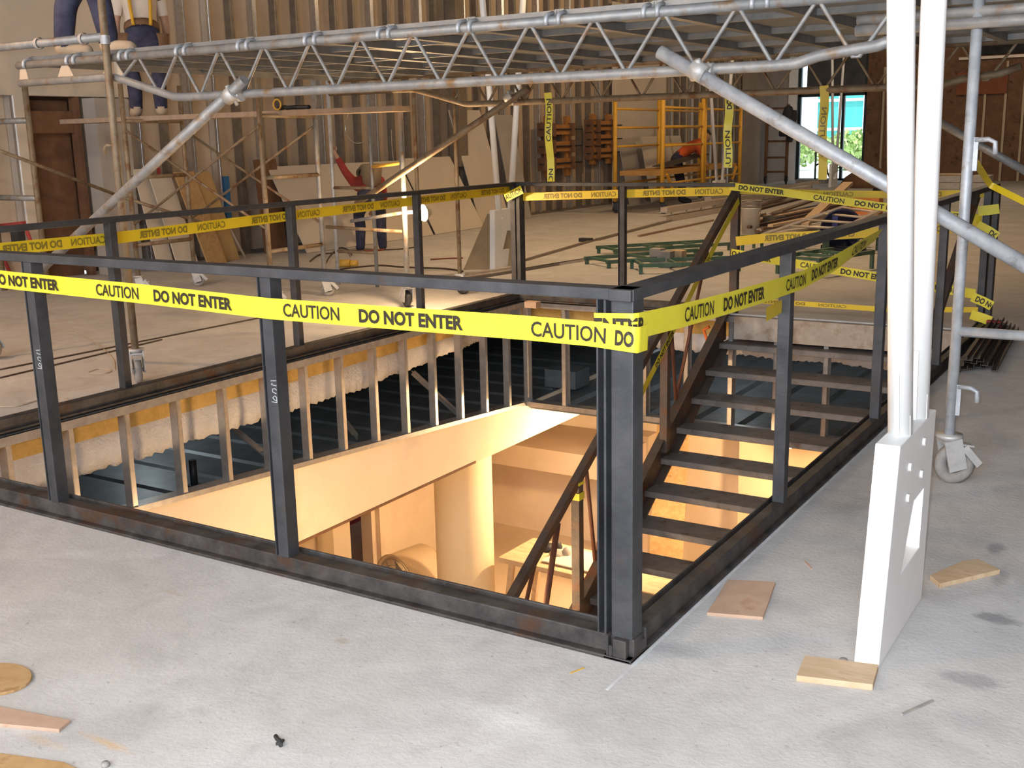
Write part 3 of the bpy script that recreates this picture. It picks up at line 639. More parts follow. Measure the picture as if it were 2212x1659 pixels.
def tape(name, label, pts, wid, face, words, mirror=False, m=None, ups=None, ink=None, hl=0.62):
    """ribbon along pts (centre line). face(d)->side towards which the print shows; words = [(text, bold, s0, s1)], s = length along pts"""
    pts = [V(p) for p in pts]; n = len(pts)
    L = [0.0]
    for a, b in zip(pts[:-1], pts[1:]): L.append(L[-1]+(b-a).length)
    def frame(i):
        d = (pts[min(i+1, n-1)]-pts[max(i-1, 0)]).normalized()
        if ups: u = V(ups[i] if len(ups) == n else ups[0])
        else: u = V((0, 0, 1))
        u = (u-d*u.dot(d)).normalized(); return d, u
    fr = [frame(i) for i in range(n)]
    def at(s):
        s = max(0, min(L[-1], s)); i = 0
        while i < n-2 and L[i+1] < s: i += 1
        t = (s-L[i])/max(1e-6, L[i+1]-L[i])
        p = pts[i].lerp(pts[i+1], t); u = fr[i][1].lerp(fr[i+1][1], t).normalized(); d = (pts[i+1]-pts[i]).normalized()
        nn = d.cross(u).normalized()
        if nn.dot(V(face)) < 0: nn = -nn
        return p, u, nn
    mb = MB(); N = max(2, int(L[-1]/0.045)); ss = sorted(set([L[-1]*i/N for i in range(N+1)]+L)); vs = []
    for s in ss:
        p, u, nn = at(s); c_ = 0.0015*math.sin(s*7)
        vs += [p+u*(wid/2), p+nn*c_, p-u*(wid/2)]
    fs = []
    for i in range(len(ss)-1):
        a = i*3; fs += [(a, a+1, a+4, a+3), (a+1, a+2, a+5, a+4)]
    mb.add(vs, fs, True)
    o = mb.build('caution_tape', m or TAPE); tag(o, label, 'tape', 'caution tape round the opening')
    for (txt, bold, s0, s1) in words:
        wv, wf, asp = word_mesh(txt, bold); tb = MB(); out = []; h = wid*hl
        keep = []
        for (a, b) in wv:
            s = s0+(s1-s0)*a
            p, u, nn = at(s)
            out.append(p+nn*0.0028+u*((b-0.5)*h)); keep.append(-0.001 <= s <= L[-1]+0.001)
        fs2 = [f for f in wf if all(keep[i] for i in f)]
        if fs2: tb.add(out, fs2); tb.build('print', ink or (INKB if mirror else INK), o)
    return o
def repeat(first, per, n, order=1, c=0.24, gap=0.075, dn=0.39):
    """CAUTION / DO NOT ENTER repeated: first = where the first CAUTION starts"""
    out = []
    for i in range(n):
        s = first+i*per
        if order > 0: out += [('CAUTION', False, s, s+c), ('DO NOT ENTER', True, s+c+gap, s+c+gap+dn)]
        else: out += [('CAUTION', False, s+c, s), ('DO NOT ENTER', True, s-gap, s-gap-dn)]
    return out
yF = -0.004
FX = [-3.9, -2.66, -1.9, -1.315, -0.7, -0.34, -0.158]
FZ = [1.0, 0.963, 0.952, 0.938, 0.942, 0.945, 0.944]
pts = [(x, 0.010, z) for x, z in zip(FX, FZ)] + [(-0.12, 0.007, 0.944), (-0.005, 0.006, 0.938), (0.012, 0.012, 0.936), (0.012, 0.075, 0.934)]
s_ = lambda x: sum((V(pts[i+1])-V(pts[i])).length for i in range(len(pts)-1) if pts[i+1][0] <= x+1e-6) + 0
def sx(x): return (x+3.9)*1.0006
wd = [('DO NOT ENTER', True, sx(-2.80), sx(-2.392)), ('CAUTION', False, sx(-2.176), sx(-1.945)), ('DO NOT ENTER', True, sx(-1.866), sx(-1.484)),
      ('CAUTION', False, sx(-1.252), sx(-1.015)), ('DO NOT ENTER', True, sx(-0.936), sx(-0.547)), ('CAUTION', False, sx(-0.316), sx(-0.08)), ('DO', True, sx(-0.052), sx(0.002)),
      ('CAUTION', False, sx(-3.20), sx(-2.96)), ('DO NOT ENTER', True, sx(-3.72), sx(-3.32))]
tape('caution_tape', 'bright yellow caution tape stretched along the front rail below its top bar', pts, 0.070, (0, -1, 0), wd)
pts = [(-0.118, 0.0150, 0.966), (-0.08, 0.0150, 0.968), (-0.004, 0.0150, 0.972), (0.006, 0.03, 0.972), (0.008, 0.30, 0.958), (0.006, 0.7, 0.942), (0.006, 1.165, 0.930), (0.006, 1.46, 0.925), (0.005, 1.9, 0.945), (0.005, 2.25, 0.975), (-0.005, 2.62, 0.995)]
e = 0.19
tape('caution_tape', 'yellow caution tape running back along the right rail from the corner post', pts, 0.070, (1, -0.6, 0),
     [('ENTER', True, 0.0, 0.165), ('CAUTION', False, e+0.245, e+0.472), ('DO NOT ENTER', True, e+0.555, e+0.936), ('CAUTION', False, e+1.17, e+1.40), ('DO NOT ENTER', True, e+1.475, e+1.83), ('CAUTION', False, e+2.05, e+2.28)],
     ups=[(0, 0, 1)]*8+[(0.1, 0, 1), (0.35, 0, 1), (0.6, 0, 1)])
tape('tape_tail', 'loose bent end of yellow tape under the right rail at its first post', [hit(1655, 680, 0, -0.03), hit(1700, 655, 0, -0.05), hit(1704, 690, 0, -0.05)], 0.05, (1, -0.6, 0), [], m=TAPED)
xL = -WO-0.052
pts = [(xL, 0.1, 0.93), (xL, 0.92, 0.948), (xL, 1.62, 0.943), (xL, 3.13, 0.970), (xL, 4.55, 0.985), (xL, 6.06, 1.005)]
o_ = -0.1
tape('caution_tape', 'yellow caution tape along the left rail behind its posts, print reversed', pts, 0.068, (1, -0.3, 0),
     [('DO NOT ENTER', True, 1.30+o_, 0.93+o_), ('CAUTION', False, 1.59+o_, 1.36+o_), ('DO NOT ENTER', True, 2.205+o_, 1.835+o_), ('CAUTION', False, 2.525+o_, 2.29+o_), ('DO NOT ENTER', True, 3.13+o_, 2.76+o_), ('CAUTION', False, 3.44+o_, 3.21+o_),
      ('DO NOT ENTER', True, 4.05+o_, 3.69+o_), ('CAUTION', False, 4.38+o_, 4.14+o_), ('DO NOT ENTER', True, 5.0+o_, 4.62+o_), ('CAUTION', False, 5.32+o_, 5.08+o_), ('DO NOT ENTER', True, 5.92+o_, 5.54+o_)], mirror=True, m=TAPED)
pts = [(-4.06, 6.075, 0.935), (-3.04, 6.078, 0.972), (-2.0, 6.078, 1.005)]
def sf(x): return x+4.06
tape('caution_tape', 'yellow caution tape along the far rail left of the stair head, print reversed', pts, 0.070, (0, -1, 0),
     [('DO NOT ENTER', True, sf(-3.41), sf(-3.80)), ('CAUTION', False, sf(-3.075), sf(-3.315)), ('DO NOT ENTER', True, sf(-2.43), sf(-2.825)), ('CAUTION', False, sf(-2.10), sf(-2.345))], mirror=True, m=TAPED)
m = MB(); p = hit(1122, 416, 1, 5.99)
tape('tape_wrap', 'caution tape wrapped round the far left corner post', [(-4.13, 5.955, 0.93), (-4.09, 5.953, 0.95), (-3.95, 5.953, 1.01)], 0.075, (0.3, -1, 0), [('CAUTION', False, -0.03, 0.20)])
pts = [(-2.03, 6.03, 1.045), (-1.6, 6.03, 1.0), (-1.34, 6.03, 0.965), (-0.75, 6.03, 0.89), (-0.1, 6.0, 0.82)]
def s4(x): return (x+2.03)*1.0095
tape('caution_tape', 'readable yellow caution tape slanting across the stair head at rail height', pts, 0.062, (0, -1, 0),
     [('DO NOT ENTER', True, s4(-1.95), s4(-1.575)), ('CAUTION', False, s4(-1.34), s4(-1.10)), ('DO NOT ENTER', True, s4(-1.02), s4(-0.62)), ('CAUTION', False, s4(-0.4), s4(-0.16))])
pts = [(-2.0, 6.10, 1.01), (-1.3, 6.10, 0.985), (-0.6, 6.10, 0.985), (-0.08, 6.06, 1.0)]
tape('caution_tape', 'upper yellow tape behind the slanting one across the stair head, print reversed', pts, 0.055, (0, -1, 0), [('DO NOT ENTER', True, 0.55, 0.25), ('CAUTION', False, 0.95, 0.72), ('DO NOT ENTER', True, 1.6, 1.28)], mirror=True, m=TAPED)
pts = [(-1.97, 6.05, 0.60), (-1.74, 6.05, 0.63), (-0.8, 6.05, 0.705), (-0.08, 6.02, 0.77)]
tape('caution_tape', 'yellow caution tape across the stair head at mid height, print reversed', pts, 0.075, (0, -1, 0), [('DO NOT ENTER', True, 0.63, 0.24), ('CAUTION', False, 0.96, 0.715), ('DO NOT ENTER', True, 1.6, 1.22)], mirror=True, m=TAPED)
pts = [(-2.0, 6.025, 0.505), (-0.78, 6.02, 0.36), (-0.10, 5.96, 0.28)]
def s6(x): return (x+2.0)*1.007
tape('caution_tape', 'readable yellow caution tape slanting down across the stair head to the far corner post', pts, 0.070, (0, -1, 0),
     [('DO NOT ENTER', True, s6(-2.03), s6(-1.66)), ('CAUTION', False, s6(-1.42), s6(-1.18)), ('DO NOT ENTER', True, s6(-1.10), s6(-0.70)), ('CAUTION', False, s6(-0.46), s6(-0.22))])
pts = [(-2.0, 6.05, 0.15), (-1.742, 6.05, 0.121), (-0.785, 6.05, 0.113), (-0.08, 6.0, 0.16)]
tape('caution_tape', 'lowest yellow tape sagging across the stair head just above the floor', pts, 0.040, (0, -1, 0.3), [('DO NOT ENTER', True, 0.62, 0.25), ('CAUTION', False, 0.95, 0.73)], mirror=True, m=TAPED)
for (za, zb, lab, wds) in ((0.26, 0.20, 'tape wrapped low round the far right corner post, with print', [('DO NOT', True, 0.03, 0.2)]), (0.13, 0.09, 'plain loop of tape lowest on the far right corner post', []), (0.78, 0.70, 'tape wrapped high round the far right corner post, with print', [('DO', True, 0.10, 0.17)]), (0.88, 0.90, 'loose yellow loop topmost on the far right corner post', [])):
    tape('tape_wrap', lab, [(-0.12, 5.955, za), (-0.04, 5.953, (za+zb)/2), (0.02, 5.953, zb)], 0.07, (0.2, -1, 0), wds)
def zh(y): return 1.005+SL*(y-6.12)
pts = [(-1.955, 6.06, 0.93), (-1.96, 5.7, zh(5.7)-0.05), (-1.962, 5.2, zh(5.2)-0.085), (-1.962, 4.73, zh(4.73)-0.13), (-1.962, 4.2, zh(4.2)-0.16), (-1.96, 3.6, zh(3.6)-0.14)]
tape('caution_tape', 'yellow caution tape hung along the left stair handrail', pts, 0.062, (1, -0.5, 0), [('CAUTION', False, 0.95, 0.72), ('DO NOT ENTER', True, 1.92, 1.55), ('CAUTION', False, 1.5, 1.28)], ups=[(0, -0.5, 0.85)]*6)

# ------------------------------------------------------------------ steel bridge deck on scaffold towers
YA, YBk = 2.0, 5.02
ZT, ZB = 1.985, 1.735
def truss(y, label, gm):
    t = thing('lattice_beam', label, 'scaffold beam', (-2.1, y, ZB), 'lattice beams of the bridge')
    MB().tube((-5.33, y, ZT), (0.30, y, ZT), 0.024, 12).build('top_chord', gm, t)
    m = MB(); zr = 1.875
    m.path([(-5.33, y, zr), (-4.50, y, zr), (-4.40, y, zr-0.005), (-4.30, y, zr-0.03), (-3.99, y, ZB+0.028), (-3.90, y, ZB+0.004), (-3.80, y, ZB), (-0.32, y, ZB), (-0.22, y, ZB+0.004), (-0.13, y, ZB+0.03), (0.10, y, 1.79), (0.22, y, 1.83)], 0.024, 12)
    m.build('bottom_chord', gm, t)
    pts = []
    x = -4.36; k = 0
    while x < 0.2:
        zl = ZB+0.018
        if x < -3.9: zl = 1.86-(x+4.36)*0.26
        pts.append((x-0.012, y, zl)); pts.append((x+0.012, y, zl)); 
        pts.append((x+0.163, y, ZT-0.016)); pts.append((x+0.187, y, ZT-0.016)); x += 0.337
    MB().path(pts, 0.0095, 8).build('web_rods', gm, t)
    for (x, w0, w1) in ((-4.42, 0.02, 0.10), (-4.86, 0.02, 0.09), (-5.28, 0.025, 0.05)):
        m = MB(); m.prism([(-w1, -0.10), (w1, -0.10), (w0, 0.0), (-w0, 0.0)], (x, y-0.004, ZT-0.005), (1, 0, 0), (0, 0, 1), (0, 0.008, 0)); m.build('gusset', mat('tan_gusset', (0.46, 0.36, 0.26), (0.52, 0.42, 0.31), 6, 0.7), t)
    return t
truss(YA, 'near lattice beam of the scaffold bridge above the front rail', GALV)
truss(YBk, 'far lattice beam of the scaffold bridge beyond the opening', GALVR)
def plank(x, label):
    t = thing('scaffold_plank', label, 'plank', (x, YA, ZT+0.02), 'bridge deck planks')
    w_ = 0.232
    m = MB(); m.box((x-w_, YA+0.05, ZT+0.035), (x+w_, YBk-0.05, ZT+0.05)); m.build('sheet', DECKM, t)
    m = MB()
    for s_ in (-1, 1): m.box((x+s_*w_-0.012, YA+0.04, ZT-0.008), (x+s_*w_+0.012, YBk-0.04, ZT+0.055))
    for q in (0.7, 1.5, 2.3): m.box((x-w_, YA+q-0.02, ZT+0.004), (x+w_, YA+q+0.02, ZT+0.035))
    m.box((x-w_, YA+0.035, ZT+0.0), (x+w_, YA+0.06, ZT+0.05)); m.box((x-w_, YBk-0.06, ZT+0.0), (x+w_, YBk-0.035, ZT+0.05))
    m.build('side_rails', DECKE, t)
    for s_ in (-1, 1):
        for y in (YA, YBk):
            m = MB(); xx = x+s_*(w_-0.02); dy = 1 if y < 3 else -1
            m.path([(xx, y+dy*0.05, ZT+0.04)]+[(xx, y-dy*0.031*math.sin(a), ZT+0.031*math.cos(a)) for a in (0, 0.5, 1.0, 1.6, 2.2)], 0.011, 8); m.build('hook', GALVB, t)
    return t
lab_p = 'grey steel plank of the bridge deck laid across the two lattice beams'
pl = plank(-5.02, lab_p)
for i in range(1, 14): clone(pl, (0.489*i, 0, 0))
# knee braces with swivel couplers
def brace(label, a, b, cl, gm=GALV, r=0.030):
    t = thing('diagonal_brace', label, 'brace', ((V(a)+V(b))/2)); MB().tube(a, b, r, 14).build('tube', gm, t)
    d = (V(b)-V(a)).normalized()
    for c in cl:
        m = MB(); c = V(c); m.tube(c-d*0.035, c+d*0.035, r+0.012, 12); m.tube(c+V((-0.05, 0.04, 0.0)), c+V((0.05, 0.04, 0.0)), 0.037, 12); m.tube(c+V((0.0, -0.02, 0.05)), c+V((0.02, 0.03, -0.055)), 0.012, 8); m.build('coupler', CASTM, t)
    return t
yb_ = YA-0.06
a = hit(1425, 112, 1, yb_); b = hit(2330, 640, 1, yb_-0.02); c = hit(1510, 155, 1, yb_)
brace('thick grey tube slanting down to the right from the near lattice beam', a, b, [c], GALVB)
a = hit(528, 172, 1, yb_); b = hit(82, 588, 1, yb_); c = hit(497, 205, 1, yb_)
brace('thick dusty tube slanting down to the left from the near lattice beam', a, b, [c])
a = hit(1142, 190, 1, YBk-0.06); b = hit(770, 440, 1, YBk-0.06); c = hit(1100, 210, 1, YBk-0.06)
brace('brown tube slanting down to the left from the far lattice beam', a, b, [c], GALVR, 0.026)
a = hit(2030, 265, 1, YBk-0.06); b = hit(2230, 378, 1, YBk-0.06)
brace('dark grey tube slanting at the far right behind the tall scaffold leg', a, b, [], GALV, 0.026)

def caster(m_fork, m_wheel, x, y, hz, parent, z0=0.0, r=0.085, rot=0.5):
    cx_, sx_ = math.cos(rot), math.sin(rot); ax = V((-sx_, cx_, 0)); fw_ = V((cx_, sx_, 0)); c = V((x, y, z0+r))+fw_*0.03
    m = MB(); m.lathe([(r*0.45, -0.02), (r*0.8, -0.024), (r, -0.014), (r, 0.014), (r*0.8, 0.024), (r*0.45, 0.02)], c, ax, 24, closed=True); m.lathe([(0.0, -0.02), (r*0.45, -0.012), (r*0.45, 0.012), (0.0, 0.02)], c, ax, 16)
    w_ = m.build('wheel', m_wheel, parent)
    m = MB(); top = V((x, y, z0+hz))
    m.lathe([(0.0, 0.0), (0.055, 0.0), (0.055, -0.012), (0.028, -0.03), (0.0, -0.03)], top, (0, 0, 1), 16)
    for s_ in (-1, 1):
        o = ax*(0.040*s_); m.beam(top+o+V((0, 0, -0.02)), c+o-V((0, 0, 0.02)), 0.075, 0.008, up=ax); m.beam(top+o+fw_*0.05+V((0, 0, -0.05)), c+o+fw_*0.09+V((0, 0, 0.0)), 0.03, 0.006, up=ax)
    m.beam(top-ax*0.045-V((0, 0, 0.03)), top+ax*0.045-V((0, 0, 0.03)), 0.07, 0.010)
    m.tube(c-ax*0.045, c+ax*0.045, 0.011, 8); m.beam(c+fw_*0.07+V((0, 0, r*0.9)), c-fw_*0.02+V((0, 0, r*1.1)), 0.05, 0.008)
    m.build('caster_fork', m_fork, parent)
def leg(t, x, y, z0, z1, gm, r=0.022, name='leg'): return MB().tube((x, y, z0), (x, y, z1), r, 12).build(name, gm, t)
def pin(t, x, y, z, d, gm):
    m = MB(); d = V(d); p = V((x, y, z))+d*0.024
    m.box(p-V((0.005, 0.006, 0.10))+V((0, 0, 0)), p+V((0.012, 0.006, 0.03))); m.path([p+V((0, 0, 0.02)), p+d*0.05+V((0, 0, 0.022)), p+d*0.075+V((0, 0, 0.01)), p+d*0.078+V((0, 0, -0.035))], 0.010, 8); m.build('brace_pin', gm, t)
# right tower
t = thing('scaffold_tower', 'grey steel scaffold tower leg frame on a caster at the right edge', 'scaffold', (0.44, 2.15, 0))
xr, yr = 0.44, 2.15
leg(t, xr, yr, 0.215, 1.98, GALVB); leg(t, xr+1.5, yr, 0.215, 1.98, GALVB)
m = MB(); m.tube((xr, yr, 0.652), (xr+1.5, yr, 0.652), 0.021, 12); m.build('rung', GALVB, t)
m = MB(); m.tube((-0.02, yr, 1.905), (xr+1.5, yr, 1.905), 0.022, 12); m.tube((-0.02, yr-0.02, 1.862), (xr+1.5, yr-0.02, 1.862), 0.022, 12); m.build('rung', GALV, t)
caster(CASTM, CASTW, xr, yr, 0.215, t, rot=0.6); caster(CASTM, CASTW, xr+1.5, yr, 0.215, t)
pin(t, xr, yr, 1.40, (1, -0.2, 0), GALVB); pin(t, xr, yr, 0.40, (1, -0.2, 0), GALVB)
t2 = thing('scaffold_tower', 'rear grey scaffold frame of the right tower, mostly behind the white column', 'scaffold', (0.9, 5.05, 0))
leg(t2, 0.55, 5.05, 0.215, 1.98, GALV); leg(t2, 2.05, 5.05, 0.215, 1.98, GALV); m = MB(); m.tube((0.55, 5.05, 1.9), (2.05, 5.05, 1.9), 0.021); m.tube((0.55, 5.05, 0.65), (2.05, 5.05, 0.65), 0.021); m.build('rung', GALV, t2)
caster(CASTM, CASTW, 0.55, 5.05, 0.215, t2); caster(CASTM, CASTW, 2.05, 5.05, 0.215, t2)
# left tower, near leg that rises through the deck
t = thing('scaffold_tower', 'tall tan scaffold leg on a caster left of the opening, rising past the near beam', 'scaffold', (-4.40, 1.93, 0))
xl, yl_ = -4.40, 1.95
leg(t, xl, yl_, 0.215, 2.9, GALVR, 0.023); leg(t, xl-1.6, yl_, 0.215, 2.2, GALVR, 0.023)
caster(CASTM, CASTW, xl, yl_, 0.215, t, rot=-0.6); caster(CASTM, CASTW, xl-1.6, yl_, 0.215, t)
m = MB(); m.lathe([(0.029, 0), (0.029, 0.05)], (xl, yl_, 2.06), n=12); m.build('sleeve', GALVB, t)
m = MB(); m.tube((-6.6, yl_+0.02, 2.105), (xl-0.02, yl_+0.02, 2.105), 0.026, 12); m.build('ledger', GALV, t)
for x in (-5.05, -4.62, -5.6):
    m = MB(); m.lathe([(0.036, -0.012), (0.036, 0.012)], (x, yl_+0.02, 2.105), (1, 0, 0), 14); m.build('band', CASTM, t)
pin(t, xl, yl_, 1.45, (-1, 0.0, 0), GALVR); pin(t, xl, yl_, 0.52, (-1, 0, 0), GALVR)
# frame at the far left with two rungs
t = thing('scaffold_tower', 'two rung steel scaffold frame at the left picture edge by the doorway', 'scaffold', (-8.72, 4.4, 0))
xq, yq = -8.72, 4.42
leg(t, xq, yq, 0.0, 2.2, GALVR, 0.029); leg(t, -9.45, yq, 0.0, 2.2, GALVR, 0.029)
for py in (260, 428):
    z = hit(60, py, 1, yq).z; m = MB(); m.tube((-9.45, yq, z), (xq, yq, z), 0.029, 12); m.build('rung', GALV, t)
a = hit(-10, 322, 1, 3.6); b = hit(262, 425, 1, 5.2); c = hit(440, 482, 1, 6.0)
m = MB(); m.tube(a, b, 0.017, 8); m.tube(b, c, 0.017, 8); m.build('cross_brace', GALVR, t)
# rolling tower in the middle distance
t = thing('scaffold_tower', 'rusty rolling scaffold tower in front of the wall studs, with crossed braces', 'scaffold', (-6.8, 5.1, 0))
X1_, X2_, Ya_, Yb_ = -5.92, -7.72, 4.75, 5.48
for (x, y, g_) in ((X1_, Ya_, GALVR), (X1_, Yb_, GALV), (X2_, Ya_, GALVR), (X2_, Yb_, GALVR)):
    leg(t, x, y, 0.20, 2.05, g_, 0.024); caster(CASTM, CASTW, x, y, 0.20, t, r=0.07, rot=0.8)
def rung(t, p, q, gm=GALVR, r=0.02): m = MB(); m.tube(p, q, r, 10); m.build('rung', gm, t)
for x in (X1_, X2_):
    for z in (0.50, 1.16, 1.70): rung(t, (x, Ya_, z), (x, Yb_, z))
def xb(t, p, q, gm=GALVR): m = MB(); m.tube(p, q, 0.013, 8); m.build('cross_brace', gm, t)
for y in (Ya_, Yb_): xb(t, (X1_, y, 1.62), (X2_, y, 0.70)); xb(t, (X2_, y, 1.62), (X1_, y, 0.70))
p = hit(578, 285, 1, Ya_); pin(t, X1_, Ya_, 1.60, (0.5, -0.8, 0), GALVR)
# rear leg of the bridge's left support carrying the work lamp
t = thing('scaffold_tower', 'scaffold leg frame on casters beside the lit halogen lamp', 'scaffold', (-4.7, 5.25, 0))
xa, ya2 = -4.72, 5.22
leg(t, xa, ya2, 0.20, 1.75, GALV, 0.024); leg(t, xa-0.05, ya2+0.9, 0.20, 1.95, GALVR, 0.02)
caster(CASTM, BLACK, xa, ya2, 0.20, t, r=0.075, rot=2.6); caster(CASTM, BLACK, xa-0.05, ya2+0.9, 0.20, t, r=0.07)
for (pa, pb, gm) in (((705, 490), (868, 500), GALVR), ((758, 478), (864, 458), GALV), ((805, 360), (862, 352), YELP)):  # top rung: the lamp's orange light is put into its colour
    a = hit(*pa, 1, 5.3 if gm is not GALV else 5.25); b = hit(*pb, 1, 5.25); m = MB(); m.tube(a, (xa, ya2, b.z), 0.016, 10); m.build('rung', gm, t)
# long plank resting on the middle towers
a = hit(235, 252, 1, 5.3); b = hit(895, 239, 1, 5.3)
m = MB(); m.beam((-9.0, 5.12, 1.725), (-4.62, 5.12, 1.725), 0.28, 0.045); tag(m.build('walk_plank', mat('dusty_plank', (0.30, 0.22, 0.16), (0.37, 0.28, 0.20), 5, 0.8, stretch=(3, 1, 1))), 'long dusty walk plank resting across the middle scaffold towers', 'plank')
# halogen lamp
p = hit(915, 460, 1, 5.25)
t = thing('halogen_lamp', 'glaring halogen work lamp clipped to the scaffold leg', 'light', (p.x, 5.28, p.z))
MB().lathe([(0.0, 0.04), (0.045, 0.028), (0.065, 0), (0.045, -0.028), (0.0, -0.04)], (p.x, 5.2, p.z), (0, 1, 0), 16).build('bulb', GLOW, t)
m = MB(); m.lathe([(0.03, 0.09), (0.075, 0.035), (0.078, 0.03), (0.035, 0.1)], (p.x, 5.2, p.z), (0.4, 1, 0.1), 20); m.box((p.x-0.035, 5.27, p.z-0.03), (p.x+0.035, 5.33, p.z+0.03)); m.build('reflector', CASTM, t)
m = MB(); m.beam((p.x-0.02, 5.29, p.z+0.01), (xa, ya2+0.03, p.z), 0.02, 0.03); m.build('clip_arm', GALVB, t)
lamp('glow_of_halogen_lamp', 'POINT', (p.x+0.03, 5.05, p.z+0.03), 75, WARM, 0.04)

# ------------------------------------------------------------------ hanging tapes from the far beam
def hang(px, py0, py1, label, txt, mirror=False, side=-1):
    a = hit(px[0], py0, 1, YBk-0.03); b = hit(px[1], py1, 1, YBk-0.03); L_ = (a-b).length
    n = 8; pts = [lerp(a, b, i/n)+V((0.004*math.sin(i), 0.01*math.sin(i*1.3), 0)) for i in range(n+1)]
    wds = [(tx, bo, L_*s0, L_*s1) for (tx, bo, s0, s1) in txt]
    return tape('caution_tape', label, pts, 0.058, (0.4, -1, 0), wds, mirror=mirror, ups=[(side, 0.35*side, 0)]*len(pts), m=TAPED if mirror else TAPE)
hang((1183, 1190), 200, 392, 'yellow tape hanging from the far beam at the left, over the wall studs', [('CAUTION', False, 0.55, 0.07), ('CAUTION', False, 1.34, 0.86)])
hang((1574, 1572), 212, 362, 'yellow tape hanging from the far beam in front of the yellow scaffold', [('CAUTION', False, 1.18, 0.47), ('DO', True, 0.16, 0.02)])
hang((1780, 1776), 185, 388, 'yellow tape hanging from the far beam in front of the window', [('CAUTION', False, 0.76, 0.23)], mirror=True, side=1)
a = hit(2085, 318, 1, 2.16); b = hit(2140, 400, 1, 3.2); c = hit(2230, 445, 1, 3.0)
tape('caution_tape', 'twisted yellow tape running right from the pin on the tall right scaffold leg', [a, lerp(a, b, 0.5), b, c], 0.03, (0, -1, 0.2), [], m=TAPED, ups=[(0.7, 0, 0.5), (0.7, 0, 0.6), (0.4, 0, 1), (0, 0, 1)])
# ------------------------------------------------------------------ twin pipe columns on bolted shoes
def twin_column(x, y0, y1, label, p0, p1, top, htop=0.62, w_=0.034, lean=0.0, rot=None):
    """shoe between y0 and y1 (long way), two pipes rising from it: p0, p1 = ((ybot, zbot), (ytop, ztop)) in the shoe's plane"""
    t = thing('twin_pipe_column', label, 'column', (x, (y0+y1)/2, 0), 'white twin pipe columns')
    def P(y, z): return V((x, y, z))
    if rot: 
        cxy = V((x, (y0+y1)/2, 0)); dirv = V((rot[0], rot[1], 0)).normalized()
        def P(y, z): return cxy + dirv*(y-(y0+y1)/2) + V((0, 0, z))
        ux = dirv; nx = V((dirv.y, -dirv.x, 0))
    else: ux = V((0, 1, 0)); nx = V((1, 0, 0))
    ym = (y0+y1)/2; zt_ = htop
    a0, a1 = y0, y1; b0, b1 = y0+lean+0.03, y1+lean*0.4+0.005
    m = MB()
    # one closed shoe: outline in the long direction, pierced by a four-sided hole
    h0, h1 = 0.205*zt_/0.62, 0.395*zt_/0.62; f0, f1, f2 = 0.34, 0.80, 0.52
    def yl_(f, z): return (a0+(b0-a0)*z/zt_)*(1-f)+(a1+(b1-a1)*z/zt_)*f
    q = [P(yl_(0, 0), 0), P(yl_(1, 0), 0), P(yl_(1, zt_), zt_), P(yl_(0, zt_), zt_), P(yl_(f0, h0), h0), P(yl_(f1, h0), h0), P(yl_(f1, h1), h1), P(yl_(f2, h1), h1)]
    vs = [p-nx*w_ for p in q]+[p+nx*w_ for p in q]
    ring = [(0, 1, 5, 4), (1, 2, 6, 5), (2, 3, 7, 6), (3, 0, 4, 7)]
    m.add(vs, ring+[tuple(i+8 for i in reversed(f)) for f in ring]+[(i, (i+1) % 4, 8+(i+1) % 4, 8+i) for i in range(4)]+[(4+i, 12+i, 12+(i+1) % 4, 4+(i+1) % 4) for i in range(4)])
    m.build('shoe', WHITE, t, bev=0.003)
    for (f, z) in ((0.30, 0.85), (0.66, 0.90), (0.32, 0.70), (0.66, 0.74)):
        zz = z*zt_; c = P(yl_(f, zz), zz)
        MB().tube(c-nx*(w_+0.012), c+nx*(w_+0.008), 0.013, 6).build('bolt', WHITE, t)
    for (pb, pt) in (p0, p1):
        A, B = P(*pb), P(*pt); C = A+(B-A)*((top-A.z)/(B.z-A.z)); d = (C-A).normalized()
        MB().tube(A-d*0.22, C, 0.034, 24).build('pipe', WHITE, t)
        m = MB(); m.beam(A-d*0.20, A+d*0.22, 0.014, 0.085, up=ux); m.beam(A-d*0.20+nx*0.028, A+d*0.08+nx*0.028, 0.008, 0.03, up=ux); m.build('knife_plate', WHITE, t)
    return t
twin_column(0.575, 0.32, 0.87, 'large white twin pipe column standing at the right edge of the opening, nearest the camera', ((0.585, 0.60), (0.315, 1.777)), ((0.795, 0.613), (0.69, 1.809)), 3.4, htop=0.615, lean=0.085)
M0 = fl(1062, 585); M1 = fl(1112, 572)
twin_column(M0.x+0.04, M0.y-0.05, M0.y+0.47, 'white twin pipe column beyond the far left corner post, boards leaning behind it', ((M0.y+0.12, 0.66), (M0.y-0.05, 2.3)), ((M0.y+0.36, 0.66), (M0.y+0.62, 2.3)), 4.2, htop=0.68)
T0 = fl(1534, 443)
twin_column(T0.x+0.1, T0.y-0.1, T0.y+0.5, 'pale twin pipe column behind the stair head tape, beside the yellow scaffold', ((T0.y+0.08, 0.5), (T0.y-0.55, 3.3)), ((T0.y+0.40, 0.5), (T0.y+0.9, 3.3)), 5.2, htop=0.5)
Q0 = fl(1786, 404)
twin_column(Q0.x+0.1, Q0.y-0.1, Q0.y+0.5, 'pale twin pipe column in front of the far window', ((Q0.y+0.1, 0.7), (Q0.y-0.35, 3.4)), ((Q0.y+0.45, 0.7), (Q0.y+0.75, 3.4)), 5.6, htop=0.6)

